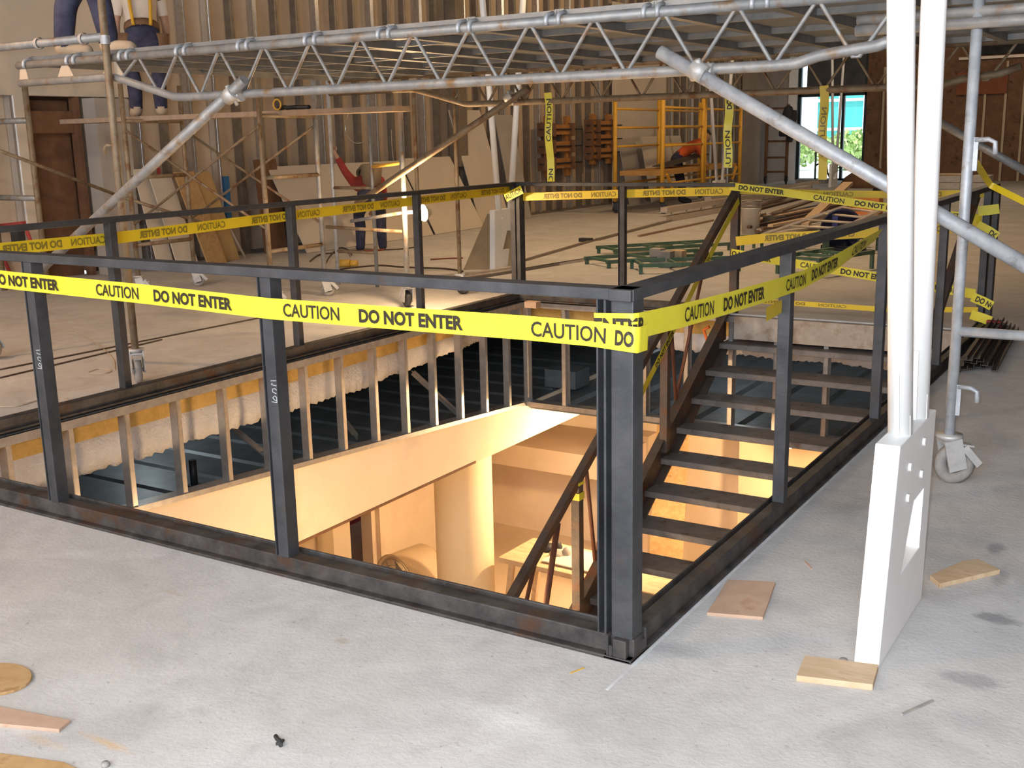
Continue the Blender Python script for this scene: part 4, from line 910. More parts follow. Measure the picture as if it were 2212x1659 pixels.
# ------------------------------------------------------------------ things on the near floor
def slab_piece(name, pts, th, m_, label, cat, group=None):
    q = [V((p.x, p.y, 0)) for p in pts]; n = len(q); m = MB()
    m.add(q+[p+V((0, 0, th)) for p in q], [tuple(range(n-1, -1, -1)), tuple(range(n, 2*n))]+[(i, (i+1) % n, n+(i+1) % n, n+i) for i in range(n)])
    o = m.build(name, m_, bev=0.0015); tag(o, label, cat, group); return o
slab_piece('plywood_offcut', [fl(1527, 1330), fl(1648, 1340), fl(1675, 1264), fl(1660, 1262), fl(1572, 1258)], 0.011, PLYR, 'reddish square plywood offcut on the floor right of the corner post', 'offcut')
slab_piece('wood_block', [fl(1720, 1472), fl(1885, 1492), fl(1897, 1448), fl(1738, 1428)], 0.018, WOOD, 'pale wood block on the floor at the foot of the white column', 'block')
slab_piece('wood_block', [fl(2008, 1252), fl(2030, 1271), fl(2160, 1240), fl(2112, 1216), fl(2080, 1220)], 0.016, WOOD, 'wood block with chipped end on the floor right of the white column', 'block')
c = fl(-8, 1470); e1 = fl(80, 1465)-c; r = e1.length
slab_piece('plywood_disc', [c+V((r*math.cos(a), 0.75*r*math.sin(a), 0)) for a in [2*PI*i/28 for i in range(28)]], 0.009, OSB, 'round plywood disc on the floor at the lower left', 'offcut')
slab_piece('wood_lath', [fl(-60, 1565), fl(128, 1583), fl(152, 1562), fl(-60, 1520)], 0.010, PLYR, 'reddish wood lath on the floor below the round disc', 'lath')
slab_piece('board_edge', [fl(-120, 1800), fl(215, 1690), fl(140, 1652), fl(0, 1632), fl(-160, 1640)], 0.008, OSB, 'brown board corner in the lower left corner of the picture', 'board')
p = fl(600, 1605); m = MB(); m.path([p+V((-0.02, 0.014, 0.006)), p+V((-0.005, 0.004, 0.008)), p+V((0.008, 0.002, 0.006)), p+V((0.022, -0.012, 0.006))], 0.006, 7); m.path([p+V((0.008, 0.012, 0.004)), p+V((0.014, -0.004, 0.006)), p+V((0.004, -0.01, 0.004))], 0.004, 6)
tag(m.build('black_scrap', BLACK), 'small twisted black scrap on the near floor', 'scrap')
p = fl(228, 1655); m = MB(); m.lathe([(0.0, 0.012), (0.008, 0.011), (0.011, 0.006), (0.010, 0.0), (0.0, 0.0)], p, n=14); tag(m.build('grey_plug', CASTW), 'small grey plug on the floor at the bottom picture edge', 'plug')
p = fl(1822, 1425); m = MB(); m.lathe([(0.0, 0.003), (0.010, 0.003), (0.012, 0.0), (0, 0)], p, n=16); tag(m.build('floor_disc', CASTW), 'small dark disc on the floor just behind the block by the column', 'disc')
def twig(px0, px1, r_, m_, lab, name='wood_sliver'):
    a, b = fl(*px0), fl(*px1); m = MB(); m.beam(a+V((0, 0, r_*0.6)), b+V((0, 0, r_*0.6)), r_*1.8, r_*1.2); tag(m.build(name, m_), lab, 'debris')
twig((1738, 1213), (1754, 1230), 0.003, PLYR, 'thin brown sliver on the floor left of the white column')
twig((1948, 1545), (2015, 1515), 0.004, CASTW, 'thin grey stick on the floor lower right')
twig((1232, 1455), (1262, 1443), 0.002, YELP, 'tiny yellow sliver on the floor below the corner post')
# dark bars lying beyond the right tower
r = random.Random(5); A = fl(2085, 805); B = fl(2150, 800); C = fl(2185, 735); ddir = (C-B).normalized()
bar = None
for i in range(15):
    lay = 0 if i < 7 else (1 if i < 12 else 2); j = i if lay == 0 else (i-7 if lay == 1 else i-12)
    s0 = A+(B-A)*(-0.25+0.21*j+0.1*lay)+V((0, 0, 0.02+0.034*lay))+ddir*r.uniform(-0.12, 0.05)
    m = MB(); q = s0+ddir*1.55; a_ = V((ddir.y, -ddir.x, 0)); m.beam(s0, q, 0.034, 0.004); m.beam(s0+a_*0.016+V((0, 0, 0.012)), q+a_*0.016+V((0, 0, 0.012)), 0.004, 0.026)
    tag(m.build('steel_angle', RUST), 'dark steel angle bar in the heap on the floor right of the opening', 'bar', 'steel angle bars in a heap')
m = MB(); p = A+ddir*1.45+V((0.02, 0, 0.0)); m.box((p.x-0.05, p.y-0.03, 0.0), (p.x+0.05, p.y+0.03, 0.1)); tag(m.build('red_block', REDC), 'small red block behind the far corner post by the bars', 'block')

# ------------------------------------------------------------------ mid floor: boards, cords, lumber
def leaning(name, base, wdt, ht, th, yaw, tilt, m_, label, cat='board', skew=0.0, group=None):
    """board standing on the floor at base (middle of its foot), leaning towards -x (the long wall) by tilt"""
    u = V((math.sin(yaw)*-1, math.cos(yaw), 0)); nrm = V((math.cos(yaw), math.sin(yaw), 0))
    up = (V((0, 0, math.cos(tilt)))-nrm*math.sin(tilt)+u*skew).normalized(); th_v = u.cross(up).normalized()*th
    b = V(base); a = b-u*(wdt/2); m = MB(); vs = [a, a+u*wdt, a+u*wdt+up*ht, a+up*ht]; lift = V((0, 0, max(0, -min(th_v.z, 0))))
    vs = [p+lift for p in vs]
    m.add(vs+[p+th_v for p in vs], [(3, 2, 1, 0), (4, 5, 6, 7), (0, 1, 5, 4), (1, 2, 6, 5), (2, 3, 7, 6), (3, 0, 4, 7)])
    o = m.build(name, m_); tag(o, label, cat, group); return o
leaning('drywall_offcut', (-9.24, 6.42, 0), 0.26, 1.22, 0.013, 0.1, 0.22, GYPL, 'tall pale drywall strip leaning on the wall, left of the ochre boards', group='boards leaning on the left wall')
leaning('drywall_offcut', (-9.22, 6.74, 0), 0.36, 1.15, 0.013, 0.1, 0.20, GYPL, 'wider pale drywall strip leaning on the wall beside the ochre boards', skew=-0.10, group='boards leaning on the left wall')
leaning('plywood_offcut', (-9.15, 7.14, 0), 0.34, 1.18, 0.018, 0.1, 0.22, OSB, 'ochre plywood strip leaning on the wall with pale edge', skew=-0.16, group='boards leaning on the left wall')
leaning('plywood_offcut', (-9.28, 7.52, 0), 0.28, 1.16, 0.018, 0.1, 0.16, mat('ochre_ply', (0.42, 0.27, 0.11), (0.48, 0.32, 0.14), 8, 0.85), 'rightmost ochre plywood strip leaning on the wall', skew=-0.2, group='boards leaning on the left wall')
leaning('brown_panel', (-9.47, 8.52, 0), 0.42, 1.25, 0.02, 0, 0.08, BRBRD, 'dark brown panel standing against the wall left of the big drywall sheets', group='boards leaning on the left wall')
m = MB(); a = hit(347, 360, 0, -9.58); m.tube((-9.60, a.y, 0.0), (-9.60, a.y-0.02, 1.2), 0.022, 8); tag(m.build('red_bar', REDC), 'thin red bar upright against the wall beside the leaning boards', 'bar')
p = fl(543, 560); m = MB(); m.tube((p.x-0.1, p.y, 0.01), (-9.6, p.y-0.35, 1.15), 0.016, 8); tag(m.build('pale_rod', ALU), 'pale rod leaning against the dark brown panel', 'rod')
m = MB(); p = hit(490, 400, 0, -9.58); m.box((-9.62, p.y-0.04, 0.5), (-9.58, p.y+0.05, 1.05)); tag(m.build('blue_strip', mat('blue_tag', (0.02, 0.13, 0.30), rough=0.6)), 'blue strip on the wall stud right of the ochre boards', 'strip')
sh = 'boards leaning on the left wall'
leaning('drywall_sheet', (-8.95, 10.02, 0), 2.9, 1.30, 0.013, 0, 0.50, GYPL, 'large drywall sheet on its side leaning behind the stooping worker', 'sheet', group=sh)
leaning('drywall_sheet', (-9.0, 12.3, 0), 1.45, 1.32, 0.013, 0.03, 0.48, GYPL, 'drywall sheet leaning right of the halogen lamp', 'sheet', group=sh, skew=-0.04)
leaning('drywall_sheet', (-9.25, 13.75, 0), 0.95, 2.0, 0.013, 0, 0.22, GYPL, 'tall drywall sheet leaning behind the white column', 'sheet', group=sh, skew=-0.12)
leaning('drywall_sheet', (-9.3, 14.75, 0), 0.6, 1.9, 0.013, 0, 0.2, GYPG, 'narrow grey drywall piece leaning right of the white column', 'sheet', group=sh)
leaning('drywall_sheet', (-9.2, 19.4, 0), 0.8, 1.32, 0.013, 0, 0.2, GYPG, 'darker drywall offcut leaning against the pale wall by the yellow scaffold', 'sheet', group=sh)
leaning('drywall_sheet', (-9.1, 21.0, 0), 2.2, 1.45, 0.013, 0, 0.2, GYPL, 'pale drywall sheet leaning against the wall behind the yellow scaffold', 'sheet', group=sh)
m = MB(); a = hit(985, 250, 0, -9.66); m.box((-9.70, a.y-0.16, 1.0), (-9.5, a.y+0.10, 4.4)); tag(m.build('steel_post', mat('dull_steel_post', (0.16, 0.12, 0.085), (0.22, 0.17, 0.12), 5, 0.6)), 'broad brown steel post standing in the left wall left of the white column', 'post')
a = fl(1028, 584); m = MB(); b = hit(1046, 482, 1, a.y+0.25)
m.add([V((a.x-0.15, a.y-0.02, 0)), V((a.x+0.35, a.y+0.30, 0)), V((a.x+0.22, a.y+0.36, 0.62)), V((a.x+0.05, a.y+0.2, 0.62)), V((a.x-0.17, a.y, 0)), V((a.x+0.33, a.y+0.32, 0)), V((a.x+0.20, a.y+0.38, 0.62)), V((a.x+0.03, a.y+0.22, 0.62))],
      [(0, 1, 2, 3), (7, 6, 5, 4), (0, 4, 5, 1), (1, 5, 6, 2), (2, 6, 7, 3), (3, 7, 4, 0)])
tag(m.build('board_offcut', mat('tan_offcut', (0.34, 0.25, 0.14), (0.40, 0.30, 0.18), 6, 0.85)), 'brown offcut board propped against the white column beyond the far corner post', 'board')
def cord(name, pxs, r_, m_, label, lift=0.0):
    pts = [fl(*p)+V((0, 0, r_+lift)) for p in pxs]; q = []
    for i in range(len(pts)-1):
        p0, p1, p2, p3 = pts[max(0, i-1)], pts[i], pts[i+1], pts[min(len(pts)-1, i+2)]
        for k in range(6):
            t = k/6; q.append(0.5*((2*p1)+(p2-p0)*t+(2*p0-5*p1+4*p2-p3)*t*t+(3*p1-p0-3*p2+p3)*t*t*t))
    q.append(pts[-1]); m = MB(); m.path(q, r_, 6); o = m.build(name, m_); tag(o, label, 'cord'); return o
cord('extension_cord', [(670, 566), (690, 552), (720, 548), (752, 545), (790, 542), (860, 540), (905, 534)], 0.010, CORDK, 'dark extension cord running behind the scaffold casters to the lamp')
cord('extension_cord', [(672, 585), (700, 588), (760, 580), (820, 575), (860, 578), (900, 580), (960, 582), (1000, 588)], 0.010, CORDK, 'dark extension cord curving past the yellow plug block')
cord('extension_cord', [(760, 556), (754, 546), (735, 540), (715, 556), (704, 575)], 0.010, CORDK, 'looped dark cord end by the yellow plug block', 0.02)
cord('extension_cord', [(756, 547), (790, 545), (830, 541)], 0.014, CORDO, 'short red cord on the floor behind the yellow plug block')
cord('extension_cord', [(930, 562), (965, 560), (1000, 559)], 0.010, CORDO, 'short red cord on the floor right of the halogen lamp')
cord('thin_wire', [(80, 690), (130, 716), (170, 724), (215, 748), (245, 778), (248, 800)], 0.004, CORDT, 'pale wire curving across the floor behind the left front posts')
cord('thin_wire', [(0, 880), (40, 878), (85, 866), (130, 862), (165, 876), (120, 872)], 0.005, CORDT, 'pale wire loop on the floor beside the left rail channel')
cord('thin_wire', [(190, 805), (215, 798), (240, 802), (225, 808), (195, 808)], 0.004, CORDT, 'small pale wire ring on the floor by the tan scaffold caster')
for i, (a, b) in enumerate((((0, 800), (560, 688)), ((0, 818), (350, 735)))):  # thin dark tubes drawn in for the joint lines of the floor
    cord('dark_joint_line', [a, lerp((*a, 0), (*b, 0), 0.35)[:2], lerp((*a, 0), (*b, 0), 0.7)[:2], b], 0.006, CORDK, ('long dark joint line across the floor left of the opening, farther one', 'long dark joint line across the floor left of the opening, nearer one')[i])
p = fl(752, 577); t = thing('plug_block', 'yellow plug block on the floor at the cord ends', 'plug', (p.x, p.y, 0))
m = MB(); m.tube((p.x-0.09, p.y-0.04, 0.045), (p.x+0.03, p.y+0.01, 0.045), 0.045, 12); m.tube((p.x+0.03, p.y+0.01, 0.045), (p.x+0.11, p.y+0.05, 0.045), 0.035, 12); m.build('body', YELP, t)
m = MB(); m.tube((p.x-0.10, p.y-0.045, 0.045), (p.x-0.092, p.y-0.041, 0.045), 0.025, 10); m.build('socket', BLACK, t)
# long metal strips and lumber on the floor
def strip(p0, p1, wd_, ht_, m_, label, name='metal_strip', cat='strip', grp='metal strips on the floor', z=0.0):
    a, b = fl(*p0), fl(*p1); m = MB(); zc = V((0, 0, ht_/2+z)); m.beam(a+zc, b+zc, wd_, ht_); tag(m.build(name, m_), label, cat, grp)
strip((960, 614), (1450, 532), 0.05, 0.03, STUDD, 'long metal strip on the floor, nearest of those beyond the far left corner')
strip((990, 606), (1420, 540), 0.05, 0.03, ALU, 'long pale metal strip second nearest beyond the far left corner')
strip((940, 608), (1130, 577), 0.06, 0.03, ALU, 'short pale metal strip left of the far left corner post')
strip((1128, 566), (1285, 520), 0.05, 0.025, STUDD, 'dark strip on the floor pointing at the black scrap')
strip((1290, 520), (1480, 470), 0.06, 0.03, STUDD, 'long strip on the floor beyond the single far rail post')
strip((1380, 512), (1540, 478), 0.04, 0.03, mat('strip_brown', (0.30, 0.20, 0.12), (0.36, 0.25, 0.16), 6, 0.8), 'brown strip on the floor behind the green frames')
strip((1133, 462), (1187, 455), 0.10, 0.06, OSB, 'short wood offcut on the floor beside the far corner post, at the wall foot', 'wood_offcut', 'offcut', None)
p = fl(1267, 522); m = MB(); m.box((p.x-0.1, p.y-0.05, 0), (p.x+0.08, p.y+0.05, 0.05)); m.box((p.x+0.06, p.y-0.09, 0), (p.x+0.1, p.y-0.02, 0.03)); tag(m.build('black_scrap', BLACK), 'black scrap block on the floor between the far posts', 'scrap')
p = fl(1144, 664); m = MB(); m.box((p.x-0.03, p.y-0.04, 0), (p.x+0.09, p.y+0.04, 0.055)); tag(m.build('brick', PLYR), 'brown brick on the floor just right of the far left corner post', 'brick')
p = fl(1049, 624); m = MB(); m.box((p.x-0.05, p.y-0.03, 0), (p.x+0.05, p.y+0.03, 0.05)); tag(m.build('wood_offcut', PLYR), 'small brown offcut beside the left rail near the far corner', 'offcut')

# ------------------------------------------------------------------ clamp racks on the wall
def clamp_rack(ya, yb, za, zb, label, seed):
    r = random.Random(seed); t = thing('clamp_rack', label, 'rack', (-9.6, (ya+yb)/2, za), 'clamp racks on the wall'); xw = -9.62
    bl = mat('orange_brown_wood', (0.36, 0.15, 0.035), (0.44, 0.20, 0.05), 6, 0.8)
    for zf in (0.16, 0.5, 0.84):
        z = za+(zb-za)*zf; w_ = (yb-ya)
        MB().tube((xw+0.09, ya-0.15, z), (xw+0.09, yb+0.25, z), 0.014, 8).build('rod', PIPED, t)
        for (f0, f1) in ((0.18, 0.95),):
            m = MB(); m.box((xw-0.06, ya+w_*f0, z-0.10), (xw+0.06, ya+w_*f1, z+0.09)); m.build('wood_jaw', bl, t)
        for f in (0.04, 0.30, 0.88):
            m = MB(); m.box((xw-0.05, ya+w_*f-0.05, z-0.13), (xw+0.11, ya+w_*f+0.07, z+0.12)); m.build('clamp_head', BRBRD, t)
    for f in (0.25, 0.85): m = MB(); m.box((xw-0.06, ya+(yb-ya)*f-0.06, za-0.1), (xw+0.02, ya+(yb-ya)*f+0.1, zb+0.1)); m.build('upright', bl, t)
clamp_rack(15.95, 17.25, 0.80, 1.75, 'left rack of orange wood clamps on steel rods on the wall, behind the hanging tape', 1)
clamp_rack(17.85, 19.05, 0.98, 1.80, 'right rack of orange wood clamps on steel rods on the wall', 2)

# ------------------------------------------------------------------ yellow rolling scaffold
A = fl(1430, 462); B = fl(1520, 444); Cc = fl(1596, 428)
dv = (Cc-A).normalized(); nv = V((-dv.y, dv.x, 0))
ts = thing('rolling_scaffold', 'orange yellow rolling scaffold with ladder ends by the left wall', 'scaffold', A)
def q(f, s, z): return A+dv*f*(Cc-A).length+nv*s+V((0, 0, z))
Lc = (Cc-A).length; fb = (B-A).length/Lc
for s_ in (0.0, 0.95):
    for f in (0.0, fb-0.012, fb+0.012, 1.0):
        MB().tube(q(f, s_, 0.22), q(f, s_, 2.15), 0.040, 10).build('leg', ORANGE, ts)
    for (f0, f1, zs_) in ((0.0, fb-0.012, (1.25, 1.60, 1.95, 0.55)), (fb+0.012, 1.0, (1.25, 1.60, 1.95, 0.55))):
        for z in zs_: MB().tube(q(f0, s_, z), q(f1, s_, z), 0.022, 8).build('rung', ORANGE, ts)
for f in (0.0, 1.0):
    for s_ in (0.0, 0.95): p = q(f, s_, 0); caster(PIPED, BLACK, p.x, p.y, 0.22, ts, r=0.08)
m = MB(); m.beam(q(0.02, 0.47, 0.75), q(0.98, 0.47, 0.75), 0.85, 0.09); m.build('platform', mat('orange_brown_deck', (0.48, 0.24, 0.06), (0.55, 0.30, 0.09), 6, 0.7), ts)
for f in (0.05, 0.95): MB().beam(q(f, 0.0, 0.72), q(f+(0.06 if f < .5 else -0.06), 0.0, 0.45), 0.05, 0.03).build('bracket', ORANGE, ts)
m = MB(); m.beam(q(0.25, 0.5, 0.84), q(0.72, 0.45, 1.02), 0.35, 0.02, up=(0, 0, 1)); tag(m.build('tilted_board', mat('dark_board', (0.05, 0.045, 0.04), (0.09, 0.08, 0.07), 5, 0.7)), 'dark board lying tilted on the yellow scaffold platform', 'board')
# dark baker scaffold by the window with a jacket on it
p = fl(1700, 394); p = V((-9.0, 28.4, 0)); pa = hit(1656, 300, 1, 28.4); pb = hit(1701, 300, 1, 28.4)
ts = thing('rolling_scaffold', 'thin dark rolling scaffold beside the far window', 'scaffold', (pb.x, 28.4, 0))
for x in (pa.x, pb.x):
    MB().tube((x, 28.4, 0.2), (x, 28.4, 2.2), 0.045, 8).build('leg', BRBRD, ts); caster(PIPED, BLACK, x, 28.4, 0.22, ts, r=0.11, rot=2.0)
for z in (0.35, 0.75, 1.2, 1.65, 2.1): MB().tube((pa.x, 28.4, z), (pb.x, 28.4, z), 0.028, 8).build('rung', BRBRD, ts)
j = hit(1704, 255, 1, 28.3); m = MB()
m.lathe([(0.03, 0.34), (0.10, 0.30), (0.17, 0.10), (0.23, -0.2), (0.25, -0.45), (0.22, -0.5), (0.0, -0.5)], (j.x, 28.25, j.z), n=14); m.lathe([(0.05, 0.26), (0.09, 0.05), (0.08, -0.6), (0.0, -0.62)], (j.x+0.16, 28.2, j.z-0.05), (0.15, 0, 1), n=10)
tag(m.build('dark_jacket', mat('dark_cloth', (0.03, 0.03, 0.035), (0.05, 0.05, 0.055), 6, 0.9)), 'dark jacket hung on the thin scaffold beside the window', 'jacket')
p = fl(1760, 396); t = thing('tool_stand', 'thin tool stand on a flat base in front of the window', 'stand', (p.x, p.y, 0))
MB().box((p.x-0.5, p.y-0.2, 0), (p.x+0.35, p.y+0.2, 0.12)).build('base', CASTW, t); MB().tube((p.x, p.y, 0.12), (p.x, p.y, 1.3), 0.03, 8).build('pole', GREENP, t); m = MB(); m.path([(p.x, p.y, 0.5), (p.x+0.3, p.y, 0.65), (p.x+0.35, p.y, 0.3), (p.x+0.45, p.y, 0.12)], 0.03, 6); m.build('arm', PIPED, t)

# ------------------------------------------------------------------ material pile behind the stair head
def ladder(a0, a1, b0, b1, n, label, rail=0.07, m_=ALU, th=0.028):
    """rails a0-a1 and b0-b1 with n rungs"""
    a0, a1, b0, b1 = map(V, (a0, a1, b0, b1)); t = thing('ladder', label, 'ladder', (a0+b0)/2, 'ladders on the material pile')
    nu = (a1-a0).cross(b0-a0).normalized()
    MB().beam(a0, a1, th, rail, up=nu).build('side_rail', m_, t); MB().beam(b0, b1, th, rail, up=nu).build('side_rail', m_, t)
    for i in range(n):
        f = (i+0.5)/n; MB().tube(lerp(a0, a1, f), lerp(b0, b1, f), 0.015, 8).build('rung', m_, t)
def L3(px, py, z): return fl(px, py, z)
ladder(L3(1432, 474, 0.05), L3(1745, 420, 0.05), L3(1432, 474, 0.05)+V((0, 0.03, 0.155)), L3(1745, 420, 0.05)+V((0, 0.03, 0.155)), 12, 'long ladder lying on its side behind the stair head', rail=0.13, th=0.09)
ladder(L3(1530, 452, 0.0)+V((0.15, -0.35, 0.05)), L3(1760, 412, 0)+V((0.15, -0.35, 0.05)), L3(1530, 452, 0.0)+V((0.13, -0.35, 0.22)), L3(1760, 412, 0)+V((0.13, -0.35, 0.22)), 10, 'second ladder on its side, with slotted rails, just in front of the first', rail=0.14, th=0.09)
ladder(L3(1605, 522, 0.12), L3(1838, 442, 0.55), L3(1770, 520, 0.12), L3(1905, 452, 0.55), 6, 'wide ladder lying flat over the pile behind the blue tub')
m = MB(); a = L3(1735, 486, 0.1); b = L3(1838, 392, 0.0); b = hit(1832, 396, 1, a.y+2.6); m.beam(a, b, 0.16, 0.05, up=(0, -1, 1)); tag(m.build('timber', WOOD), 'single pale timber sticking up slantwise from the pile', 'timber')
r = random.Random(11)
pm = [WOOD, BRBRD, mat('dark_timber', (0.10, 0.065, 0.045), (0.16, 0.10, 0.07), 6, 0.85), ALU]
for i in range(16):
    x0 = r.uniform(1612, 1665); y0 = 500-i*3.0; a = L3(x0, y0, 0.05+0.02*(i % 5)); b = L3(x0+r.uniform(70, 190), y0-r.uniform(22, 42), 0.10+0.03*(i % 5))
    m = MB(); m.beam(a, b, r.uniform(0.05, 0.12), 0.04); tag(m.build('timber', pm[(i*7) % 4 if i % 3 else 2]), 'scrap timber or metal length in the dark heap behind the white bucket', 'timber', 'scrap lengths in the heap')
p = L3(1621, 505, 0); t = thing('bucket', 'pale bucket on the floor right of the stair head post', 'bucket', p)
MB().lathe([(0.0, 0.0), (0.125, 0.0), (0.145, 0.36), (0.155, 0.37), (0.155, 0.39), (0.138, 0.39), (0.13, 0.05), (0.0, 0.04)], p, n=24).build('pail', mat('pale_plastic', (0.52, 0.46, 0.38), (0.58, 0.52, 0.44), 4, 0.5), t)
m = MB(); m.path([p+V((0.15*math.cos(a), -0.02-0.04*math.sin(a), 0.33-0.12*math.sin(a))) for a in [PI*i/10 for i in range(11)]], 0.005, 6); m.build('bail_handle', ALU, t)
m = MB(); 
for k in range(5): m.lathe([(0.10, 0.02*k+0.39), (0.155, 0.02*k+0.405), (0.158, 0.02*k+0.41), (0.10, 0.02*k+0.408)], p+V((0.0, 0.0, 0.0)), n=20)
m.build('nested_rims', ALU, t)
p = L3(1672, 490, 0); m = MB(); m.lathe([(0.0, 0.0), (0.16, 0.0), (0.18, 0.02), (0.18, 0.16), (0.15, 0.17), (0.14, 0.05), (0, 0.05)], p, n=20); tag(m.build('black_tub', BLACK), 'squat black tub on the floor beside the pale bucket', 'tub')
TY = 11.3; p = hit(1820, 495, 1, TY); t = thing('navy_tub', 'big round navy tub turned on its side on the pile', 'tub', (p.x, TY, 0.0))
MB().lathe([(0.0, -0.13), (0.20, -0.13), (0.24, 0.0), (0.255, 0.10), (0.26, 0.11), (0.24, 0.11), (0.21, -0.09), (0.0, -0.10)], (p.x, TY, p.z-0.02), (0.15, -1, 0.25), 28).build('shell', NAVY, t)
MB().box((p.x-0.10, TY-0.12, p.z+0.02), (p.x-0.03, TY-0.08, p.z+0.17)).build('blue_strap', BLUEP, t)
m = MB(); m.box((p.x-0.25, TY-0.05, 0.0), (p.x+0.25, TY+0.2, max(0.06, p.z-0.2))); m.build('foot', PIPED, t)
def frame_green(p0, p1, h_, label, n=3):
    a, b = fl(*p0), fl(*p1); d = (b-a).normalized(); nn = V((-d.y, d.x, 0)); L_ = (b-a).length
    t = thing('green_frame', label, 'frame', (a+b)/2, 'green steel frames on the floor')
    for k in range(2): MB().beam(a+nn*(0.0+0.5*k)+V((0, 0, h_)), b+nn*(0.5*k)+V((0, 0, h_)), 0.035, 0.04).build('side_rail', GREENP, t)
    for k in range(n):
        c = a+d*L_*(k+0.15)/n; MB().beam(c+V((0, 0, h_)), c+nn*0.5+V((0, 0, h_)), 0.03, 0.03).build('cross_rail', GREENP, t)
    for f in (0.02, 0.98):
        for k in range(2): c = a+d*L_*f+nn*0.5*k; MB().beam((c.x, c.y, 0), (c.x, c.y, h_), 0.035, 0.035, up=d).build('foot', GREENP, t)
frame_green((1380, 592), (1600, 585), 0.09, 'low green steel frame nearest the stair head')
frame_green((1310, 580), (1560, 560), 0.07, 'green steel frame lying left of the stair handrail')
frame_green((1325, 556), (1580, 540), 0.08, 'green steel frame lying farther back left of the stair head post')
frame_green((1600, 560), (1790, 560), 0.22, 'green steel rack frame right of the stair head post')
frame_green((1640, 545), (1900, 540), 0.16, 'long green steel frame right of the stair head, below the mid height tape')
frame_green((1765, 600), (1885, 580), 0.18, 'small green steel frame on feet behind the right rail')
for i, (px, py, lab) in enumerate(((1440, 577, 'grey block among the green frames, left one'), (1465, 575, 'pale wood block standing among the green frames'), (1420, 570, 'grey carton among the green frames'))):
    p = fl(px, py); m = MB(); m.box((p.x-0.07, p.y-0.07, 0), (p.x+0.07, p.y+0.07, 0.18)); tag(m.build('block' if i < 2 else 'carton', (CASTW, WOOD, GYPG)[i]), lab, 'block')
p = hit(1875, 428, 1, 17.5); m = MB(); m.box((p.x-0.28, 17.4, 0.0), (p.x+0.22, 17.7, p.z+0.1)); tag(m.build('orange_crate', mat('orange_crate_plastic', (0.70, 0.22, 0.05), (0.76, 0.27, 0.08), 4, 0.6)), 'bright orange crate behind the slanting tape, left of the white column', 'crate')
p = fl(1875, 404); m = MB(); m.lathe([(0.0, 0.55), (0.25, 0.5), (0.6, 0.25), (0.75, 0.0), (0.0, 0.0)], (p.x, p.y, 0), n=11); o = m.build('rubble_heap', BRBRD); tag(o, 'brown heap of rubble below the window, left of the white column', 'heap')
p = fl(1905, 425); m = MB(); m.lathe([(0.0, 0.22), (0.2, 0.2), (0.24, 0.0), (0, 0)], (p.x, p.y, 0), n=14); tag(m.build('dark_drum', PIPED), 'dark low drum beside the orange crate', 'drum')
# pale block stacks by the brown wall
bs = 23.5
for i, (px0, px1, py0, py1, lab) in enumerate(((2020, 2075, 393, 407, 'pale stone block, lowest in the left stack by the brown wall'), (2020, 2075, 378, 392, 'pale stone block, second from bottom in the left stack'), (2020, 2075, 364, 377, 'pale stone block, topmost in the left stack'),
                                               (2095, 2135, 386, 402, 'pale stone block, lowest in the right stack by the brown wall'), (2095, 2135, 370, 385, 'pale stone block, middle one in the right stack'), (2095, 2135, 358, 369, 'pale stone block, topmost in the right stack'))):
    zz = (i % 3)*0.145; a = hit(px0, 380, 1, bs); b = hit(px1, 380, 1, bs)
    m = MB(); m.box((a.x, bs, zz), (b.x, bs+0.7, zz+0.14)); tag(m.build('stone_block', CONCB, bev=0.008), lab, 'block', 'stone blocks by the brown wall')
a = hit(2015, 352, 1, bs); b = hit(2120, 340, 1, bs); m = MB(); m.beam((a.x, bs+0.3, 0.455), (b.x-0.3, bs+0.3, 0.455), 0.5, 0.03); tag(m.build('cover_board', WOOD), 'pale board lying across the left stone block stack', 'board')

